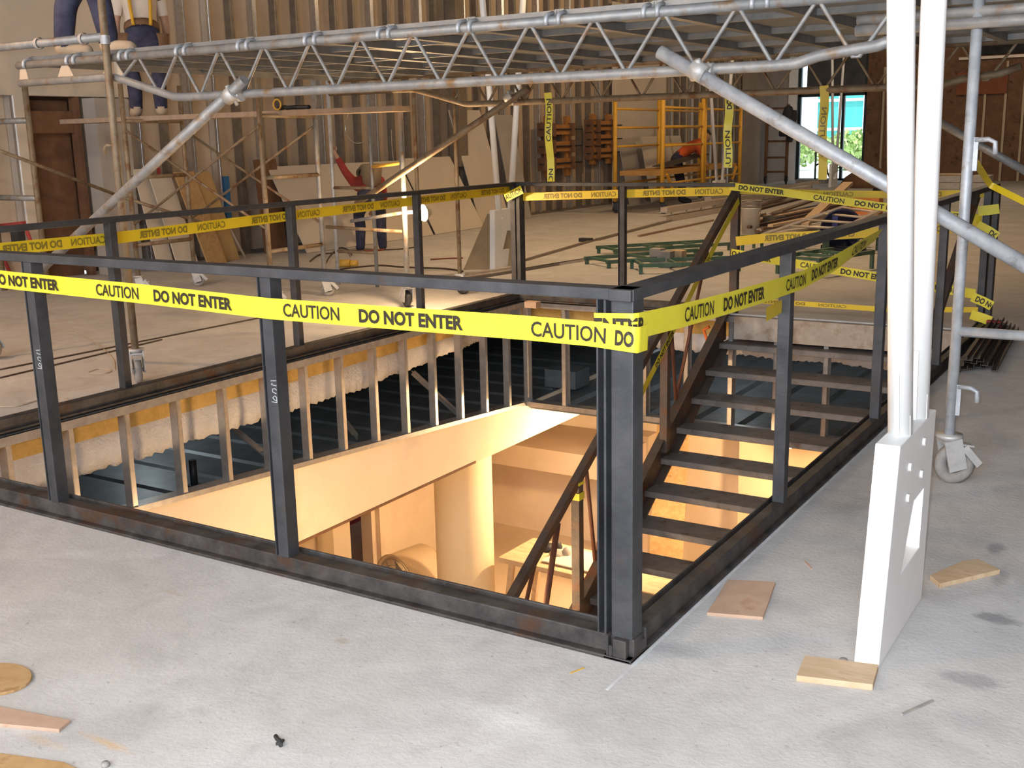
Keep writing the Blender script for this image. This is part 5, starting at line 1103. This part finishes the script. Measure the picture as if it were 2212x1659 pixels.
# ------------------------------------------------------------------ people
def person(name, label, foot, yaw, h=1.75, bend=0.0, twist=0.0, stance=0.13, step=0.0, knees=0.05, arms=None, head_pitch=0.0, top=None, legs=DENIM, boots=BOOT, hat=None, sleeves='short', extra=None):
    """foot = ground point between the feet; local x right, y forward. bend = torso forward lean in radians"""
    k = h/1.75; t = thing(name, label, 'person', foot)
    cy_, sy_ = math.cos(yaw), math.sin(yaw)
    def W_(p): return V(foot)+V((p[0]*cy_-p[1]*sy_, p[0]*sy_+p[1]*cy_, p[2]))*k
    hipz = 0.90-knees*0.5; back = -0.16*math.sin(bend)
    pel = (0, back, hipz)
    def T(x, u, f=0.0):   # torso frame: u along the spine, f forward of it
        return (x*math.cos(twist), back+u*math.sin(bend)+f*math.cos(bend)+x*math.sin(twist), hipz+u*math.cos(bend)-f*math.sin(bend))
    J = {}; R = {}; E = []; reg = {}
    def j(n, p, r, g): J[n] = p; R[n] = r; reg[n] = g
    def e(a, b): E.append((a, b))
    j('pel', pel, 0.145, 'legs'); j('waist', T(0, 0.18), 0.128, 'top'); j('chest', T(0, 0.38), 0.150, 'top'); j('upch', T(0, 0.48), 0.125, 'top'); j('neck', T(0, 0.57), 0.058, 'skin'); j('nk2', T(0, 0.62, 0.01), 0.055, 'skin')
    e('pel', 'waist'); e('waist', 'chest'); e('chest', 'upch'); e('upch', 'neck'); e('neck', 'nk2')
    arms = arms or {}
    for s_, sn in ((-1, 'l'), (1, 'r')):
        st_ = step*s_
        j(sn+'hip', (0.095*s_, back, hipz-0.03), 0.092, 'legs'); j(sn+'knee', (0.11*s_+stance*0.3*s_, back*0.4+st_*0.5+knees*0.5, 0.48), 0.066, 'legs'); j(sn+'calf', (0.02*s_+stance*0.8*s_, st_*0.8, 0.34), 0.062, 'legs'); j(sn+'ank', (stance*s_, st_, 0.11), 0.050, 'legs'); j(sn+'heel', (stance*s_, st_-0.02, 0.05), 0.048, 'boots'); j(sn+'toe', (stance*s_+0.02*s_, st_+0.17, 0.038), 0.038, 'boots')
        e('pel', sn+'hip'); e(sn+'hip', sn+'knee'); e(sn+'knee', sn+'calf'); e(sn+'calf', sn+'ank'); e(sn+'ank', sn+'heel'); e(sn+'heel', sn+'toe')
        sh = T(0.185*s_, 0.48); j(sn+'sho', sh, 0.068, 'top'); e('upch', sn+'sho')
        el, wr = arms.get(sn, (V(sh)+V((0.05*s_, 0.02, -0.29)), V(sh)+V((0.06*s_, 0.10, -0.54))))
        el, wr = tuple(el), tuple(wr)
        mid = tuple((V(sh)+V(el))*0.5); j(sn+'bic', mid, 0.052, 'top'); j(sn+'elb', el, 0.042, 'top' if sleeves == 'long' else 'skin'); j(sn+'fore', tuple(V(el)*0.6+V(wr)*0.4), 0.040, 'top' if sleeves == 'long' else 'skin'); j(sn+'wri', wr, 0.028, 'skin')
        hd = (V(wr)-V(el)).normalized(); j(sn+'palm', tuple(V(wr)+hd*0.07), 0.034, 'skin')
        e(sn+'sho', sn+'bic'); e(sn+'bic', sn+'elb'); e(sn+'elb', sn+'fore'); e(sn+'fore', sn+'wri'); e(sn+'wri', sn+'palm')
    names = list(J); me = bpy.data.meshes.new('body'); me.from_pydata([tuple(W_(J[n])-V(foot)) for n in names], [(names.index(a), names.index(b)) for a, b in E], [])
    o = bpy.data.objects.new('body', me); COL.objects.link(o)
    md = o.modifiers.new('skin', 'SKIN'); 
    if not me.skin_vertices: me.attributes
    sv = me.skin_vertices[0].data if me.skin_vertices else None
    if sv is None:
        bm = bmesh.new(); bm.from_mesh(me); bm.verts.layers.skin.verify(); bm.to_mesh(me); bm.free(); sv = me.skin_vertices[0].data
    for i, n in enumerate(names): sv[i].radius = (R[n]*k*(1.12 if n in ('waist', 'chest', 'upch') else 1), R[n]*k*(0.8 if n in ('waist', 'chest', 'upch', 'pel') else 1)); sv[i].use_root = (n == 'pel')
    sb = o.modifiers.new('smooth', 'SUBSURF'); sb.levels = 2; sb.render_levels = 2
    dg = bpy.context.evaluated_depsgraph_get(); dg.update()
    bm_ = bpy.data.meshes.new_from_object(o.evaluated_get(dg)); bpy.data.objects.remove(o)
    vs = [v.co.copy() for v in bm_.vertices]; fs = [tuple(p.vertices) for p in bm_.polygons]; no = [v.normal.copy() for v in bm_.vertices]; bpy.data.meshes.remove(bm_)
    JW = {n: W_(J[n])-V(foot) for n in names}
    def region(p):
        best, g = 1e9, 'skin'
        for a, b in E:
            A, B = JW[a], JW[b]; ab = B-A; tt = max(0, min(1, (p-A).dot(ab)/max(1e-9, ab.length_squared))); dd = (p-A-ab*tt).length-(R[a]*(1-tt)+R[b]*tt)*k
            if dd < best: best = dd; g = reg[a] if tt < 0.5 else reg[b]
        return g
    rg = [region(p) for p in vs]
    # head with nose and ears, hands with fingers, joined to the same body mesh
    B = MB(); F0 = V(foot); B.add([p+F0 for p in vs], fs, True)
    nk = W_(J['nk2']); hp = bend*0.55+head_pitch
    def loc(x, y, z): return V((x*cy_-y*sy_, x*sy_+y*cy_, z))
    hu = loc(0, math.sin(hp), math.cos(hp)); hf = loc(0, math.cos(hp), -math.sin(hp)); hx = loc(1, 0, 0); hc = nk+hu*(0.105*k)+hf*(0.015*k)
    hv = []; hfz = []; nu_, nv_ = 18, 12
    for a in range(nv_+1):
        ph = PI*a/nv_
        for b in range(nu_):
            th = 2*PI*b/nu_; x, y, z = math.sin(ph)*math.sin(th), math.sin(ph)*math.cos(th), math.cos(ph)
            wd_ = 0.076*(1-0.22*max(0, -z)); dp = 0.098*(1-0.12*max(0, -z)); q_ = hc+hx*(x*wd_*k)+hf*((y*dp+(0.012 if y > 0.8 and -0.6 < z < -0.2 else 0))*k)+hu*(z*0.122*k)
            if abs(x) < 0.28 and y > 0.75 and -0.32 < z < 0.1: q_ += hf*0.020*k       # nose
            if abs(abs(x)-0.38) < 0.16 and y > 0.7 and 0.0 < z < 0.3: q_ -= hf*0.010*k  # eye sockets
            hv.append(q_)
    for a in range(nv_):
        for b in range(nu_): hfz.append((a*nu_+b, a*nu_+(b+1) % nu_, (a+1)*nu_+(b+1) % nu_, (a+1)*nu_+b))
    B.add(hv, hfz, True)
    for s_ in (-1, 1): B.lathe([(0.0, 0.006), (0.018*k, 0.006), (0.026*k, 0.0), (0.0, -0.006)], hc+hx*(0.076*s_*k)-hu*0.01, hx, 10)
    for sn, s_ in (('l', -1), ('r', 1)):
        wr, pm_ = W_(J[sn+'wri']), W_(J[sn+'palm']); hd = (pm_-wr).normalized(); sd = hd.cross(loc(0, 1, 0.3)).normalized(); pn = hd.cross(sd)
        for fi, (o_, ln) in enumerate(((-0.028, 0.062), (-0.009, 0.074), (0.010, 0.070), (0.028, 0.054))):
            a = pm_+sd*o_*k; B.path([a, a+hd*ln*0.45*k+pn*0.006, a+hd*ln*0.8*k+pn*0.022, a+hd*ln*0.95*k+pn*0.04], 0.0085*k, 6)
        a = wr+hd*0.03*k-sd*0.03*k; B.path([a, a-sd*0.02*k+hd*0.02*k, a-sd*0.028*k+hd*0.05*k+pn*0.01], 0.0095*k, 6)
    body = B.build('body', SKIN, t)
    def cloth(nm, m_, want, off, side=0):
        mid_ = W_((0, 0, 0)); xv = W_((1, 0, 0))-mid_
        idx = {}; C = MB(); vv = []; ff = []
        for f in fs:
            if sum(1 for i in f if rg[i] in want) >= (len(f)+1)//2 and (side == 0 or side*(vs[f[0]]+F0-mid_).dot(xv) > 0):
                g = []
                for i in f:
                    if i not in idx: idx[i] = len(vv); vv.append(vs[i]+no[i]*off+F0)
                    g.append(idx[i])
                ff.append(tuple(g))
        if ff: C.add(vv, ff, True); return C.build(nm, m_, t)
    cloth('trousers', legs, ('legs',), 0.016*k); cloth('shirt', top or WHC, ('top',), 0.012*k); [cloth('boot', boots, ('boots',), 0.013*k, sd_) for sd_ in (-1, 1)]
    if hat: 
        Hm = MB(); Hm.lathe([(0.0, 0.135*k), (0.05*k, 0.13*k), (0.09*k, 0.09*k), (0.106*k, 0.03*k), (0.108*k, 0.018*k), (0.135*k, 0.014*k), (0.135*k, 0.006*k), (0.10*k, 0.006*k)], hc+hu*0.01, hu, 20); Hm.build('hard_hat', hat, t)
    else:
        Hm = MB(); hv2 = [hc+(p-hc)*1.06 for p in hv]; keep = [f for f in hfz if all((hv[i]-hc).dot(hu) > (-0.03 if (hv[i]-hc).dot(hf) < 0 else 0.06)*k for i in f)]
        Hm.add(hv2, keep, True); Hm.build('hair', HAIR, t)
    if extra: extra(t, W_, J, T, hc, hu, hf)
    return t
# worker on the bridge deck, only his legs in view
zd = ZT+0.085-0.02-0.015
person('person', 'person in jeans and tan boots standing on the left end of the bridge deck', (-5.02, 2.30, ZT+0.05), -1.0, 1.75, 0.05, stance=0.07, step=0.17, top=mat('grey_shirt', (0.30, 0.30, 0.31), rough=0.9))
def belt(t, W_, J, T, hc, hu, hf):
    c = W_(T(0, 0.10)); up = (W_(T(0, 0.5))-W_(T(0, 0.0))).normalized(); m = MB(); m.lathe([(0.165, -0.035), (0.17, 0.0), (0.165, 0.035), (0.15, 0.03), (0.15, -0.03)], c, up, 20, closed=True); b = m.build('tool_belt', LEATH, t)
    for s_ in (-1, 1):
        p = W_(T(0.17*s_, 0.0, 0.02)); m = MB(); m.lathe([(0.0, -0.12), (0.07, -0.11), (0.085, 0.05), (0.07, 0.05), (0.06, -0.08), (0, -0.09)], p, (0, 0, 1), 10); m.build('tool_pouch', LEATH, b)
    for s_ in (-1, 1):
        m = MB()
        q0 = [W_(T(0.08*s_, 0.06, -0.16)), W_(T(0.095*s_, 0.25, -0.175)), W_(T(0.10*s_, 0.42, -0.165)), W_(T(0.105*s_, 0.54, -0.06)), W_(T(0.10*s_, 0.50, 0.10)), W_(T(0.09*s_, 0.38, 0.165)), W_(T(0.09*s_, 0.06, 0.15))]
        m.path(q0, 0.017, 6); m.build('suspender', STRAPY, t)
person('person', 'person in white shirt with yellow suspenders and tool belt, standing beyond the bridge deck', (-7.80, 5.14, 1.748), 0.9, 1.74, 0.35, stance=0.12, knees=0.30, top=WHC, extra=belt)
def bag(t, W_, J, T, hc, hu, hf):
    p = W_(T(0.05, 0.30, -0.20)); m = MB(); m.lathe([(0.0, -0.16), (0.12, -0.15), (0.15, 0.12), (0.12, 0.14), (0.0, 0.13)], p, (0, 0, 1), 12); m.build('tool_pouch', mat('khaki_pouch', (0.24, 0.17, 0.10), (0.30, 0.22, 0.13), 6, 0.9), t)
P3 = V((-8.36, 9.2, 0))
person('person', 'person in red shirt and jeans stooping by the drywall sheets, one arm raised', P3+V((0.02, 0.0, 0)), 0.75, 1.72, 1.15, stance=0.15, knees=0.34, head_pitch=0.2, top=REDC, sleeves='long', boots=DENIM, hat=mat('dark_hat', (0.10, 0.085, 0.05), (0.14, 0.12, 0.08), 8, 0.7),
       arms={'l': ((-0.30, 0.22, 1.08), (-0.42, 0.26, 1.32)), 'r': ((0.24, 0.42, 0.70), (0.12, 0.55, 0.55))}, extra=bag)
person('person', 'person in orange shirt bending far forward behind the yellow scaffold', (-8.40, 19.95, 0.0), -1.05, 1.88, 0.98, stance=0.14, knees=0.02, top=ORC, arms={'l': ((-0.22, 0.42, 0.86), (-0.2, 0.48, 0.62)), 'r': ((0.22, 0.42, 0.86), (0.2, 0.48, 0.62))}, boots=BLACK)

# ------------------------------------------------------------------ small hanging and resting bits
def wire(pts, r_, m_, label, name='hanging_wire'):
    q = []
    for i in range(len(pts)-1):
        p0, p1, p2, p3 = V(pts[max(0, i-1)]), V(pts[i]), V(pts[i+1]), V(pts[min(len(pts)-1, i+2)])
        for k in range(6):
            t = k/6; q.append(0.5*((2*p1)+(p2-p0)*t+(2*p0-5*p1+4*p2-p3)*t*t+(3*p1-p0-3*p2+p3)*t*t*t))
    q.append(V(pts[-1])); m = MB(); m.path(q, r_, 6); o = m.build(name, m_); tag(o, label, 'wire'); return o
wire([hit(x, y, 0, XW+0.03) for x, y in ((755, 236), (748, 262), (747, 285), (755, 300), (768, 309), (785, 308))], 0.007, STUDB, 'thin pale wire looping down the wall studs above the stooping worker')
wire([hit(x, y, 0, XW+0.03) for x, y in ((845, 280), (848, 330), (855, 380), (858, 420))], 0.006, ALU, 'thin wire hanging straight down beside the lamp scaffold')
a = hit(600, 229, 1, 5.12); b = hit(668, 226, 1, 5.12); zp = 1.752
m = MB(); m.path([(a.x, 5.12, zp+0.02), (a.x+0.06, 5.16, zp+0.03), (a.x+0.12, 5.10, zp+0.02), (a.x+0.2, 5.15, zp+0.025), (b.x, 5.12, zp+0.02)], 0.018, 8); tag(m.build('black_cable', BLACK), 'short black cable lying on the long walk plank', 'cable')
m = MB(); m.path([(a.x+0.06+0.045*math.cos(t_), 5.05, zp+0.05+0.045*math.sin(t_)) for t_ in [2*PI*i/16 for i in range(16)]], 0.009, 6, closed=True); tag(m.build('tape_roll', YELP), 'small yellow roll on the long walk plank beside the black cable', 'roll')
p = hit(238, 195, 0, XW+0.03); m = MB(); m.box((XW+0.017, p.y-0.05, p.z-0.05), (XW+0.03, p.y+0.05, p.z+0.06)); tag(m.build('dark_hatch', BRBRD), 'small dark square hatch on the header board above the doorway', 'hatch')
t = thing('tool_case', 'black tool case on a red crossbar at the left picture edge', 'case', (-9.05, 4.55, 0))
a = hit(5, 492, 1, 4.55); b = hit(52, 483, 1, 4.55); c = hit(32, 522, 1, 4.5)
m = MB(); m.beam((a.x-0.2, 4.55, a.z), (b.x, 4.55, b.z), 0.05, 0.05); m.build('crossbar', REDC, t)
for f in (0.0, 1.0): q_ = lerp((a.x-0.2, 4.55, a.z), (b.x, 4.55, b.z), f); MB().tube(q_, (q_.x, 4.75, 0.0), 0.02, 8).build('leg', REDC, t)
m = MB(); m.box((c.x-0.03, 4.48, c.z-0.08), (c.x+0.10, 4.56, b.z-0.03)); m.build('case_body', BLACK, t)
t = thing('scaffold_tower', 'thin bright scaffold poles with a dark header bar behind the walk plank', 'scaffold', (-6.6, 6.2, 0))
for (px, y_, pz0, pz1, g_) in ((714, 6.2, 560, 150, GALVB), (800, 6.2, 560, 150, GALV), (897, 6.6, 560, 150, GALVR)):
    a = hit(px, 300, 1, y_); leg(t, a.x, a.y, 0.0, 2.15, g_, 0.020)
a = hit(690, 178, 1, 6.2); b = hit(880, 170, 1, 6.2); m = MB(); m.beam((a.x, 6.2, 2.12), (b.x+0.1, 6.2, 2.12), 0.05, 0.10); m.build('header_bar', BRBRD, t)
for f in (0.35, 0.75): q_ = lerp(a, b, f); m = MB(); m.prism([(-0.10, 0), (0.10, 0), (0.02, 0.22), (-0.04, 0.22)], (q_.x, 6.19, 2.17), (1, 0, 0), (0, 0, 1), (0, 0.02, 0)); m.build('bracket', BRBRD, t)
for z in (1.0, 0.35): a = hit(714, 300, 1, 6.2); b = hit(800, 300, 1, 6.2); m = MB(); m.tube((a.x, 6.2, z), (b.x, 6.2, z), 0.016, 8); m.build('rung', GALVR, t)
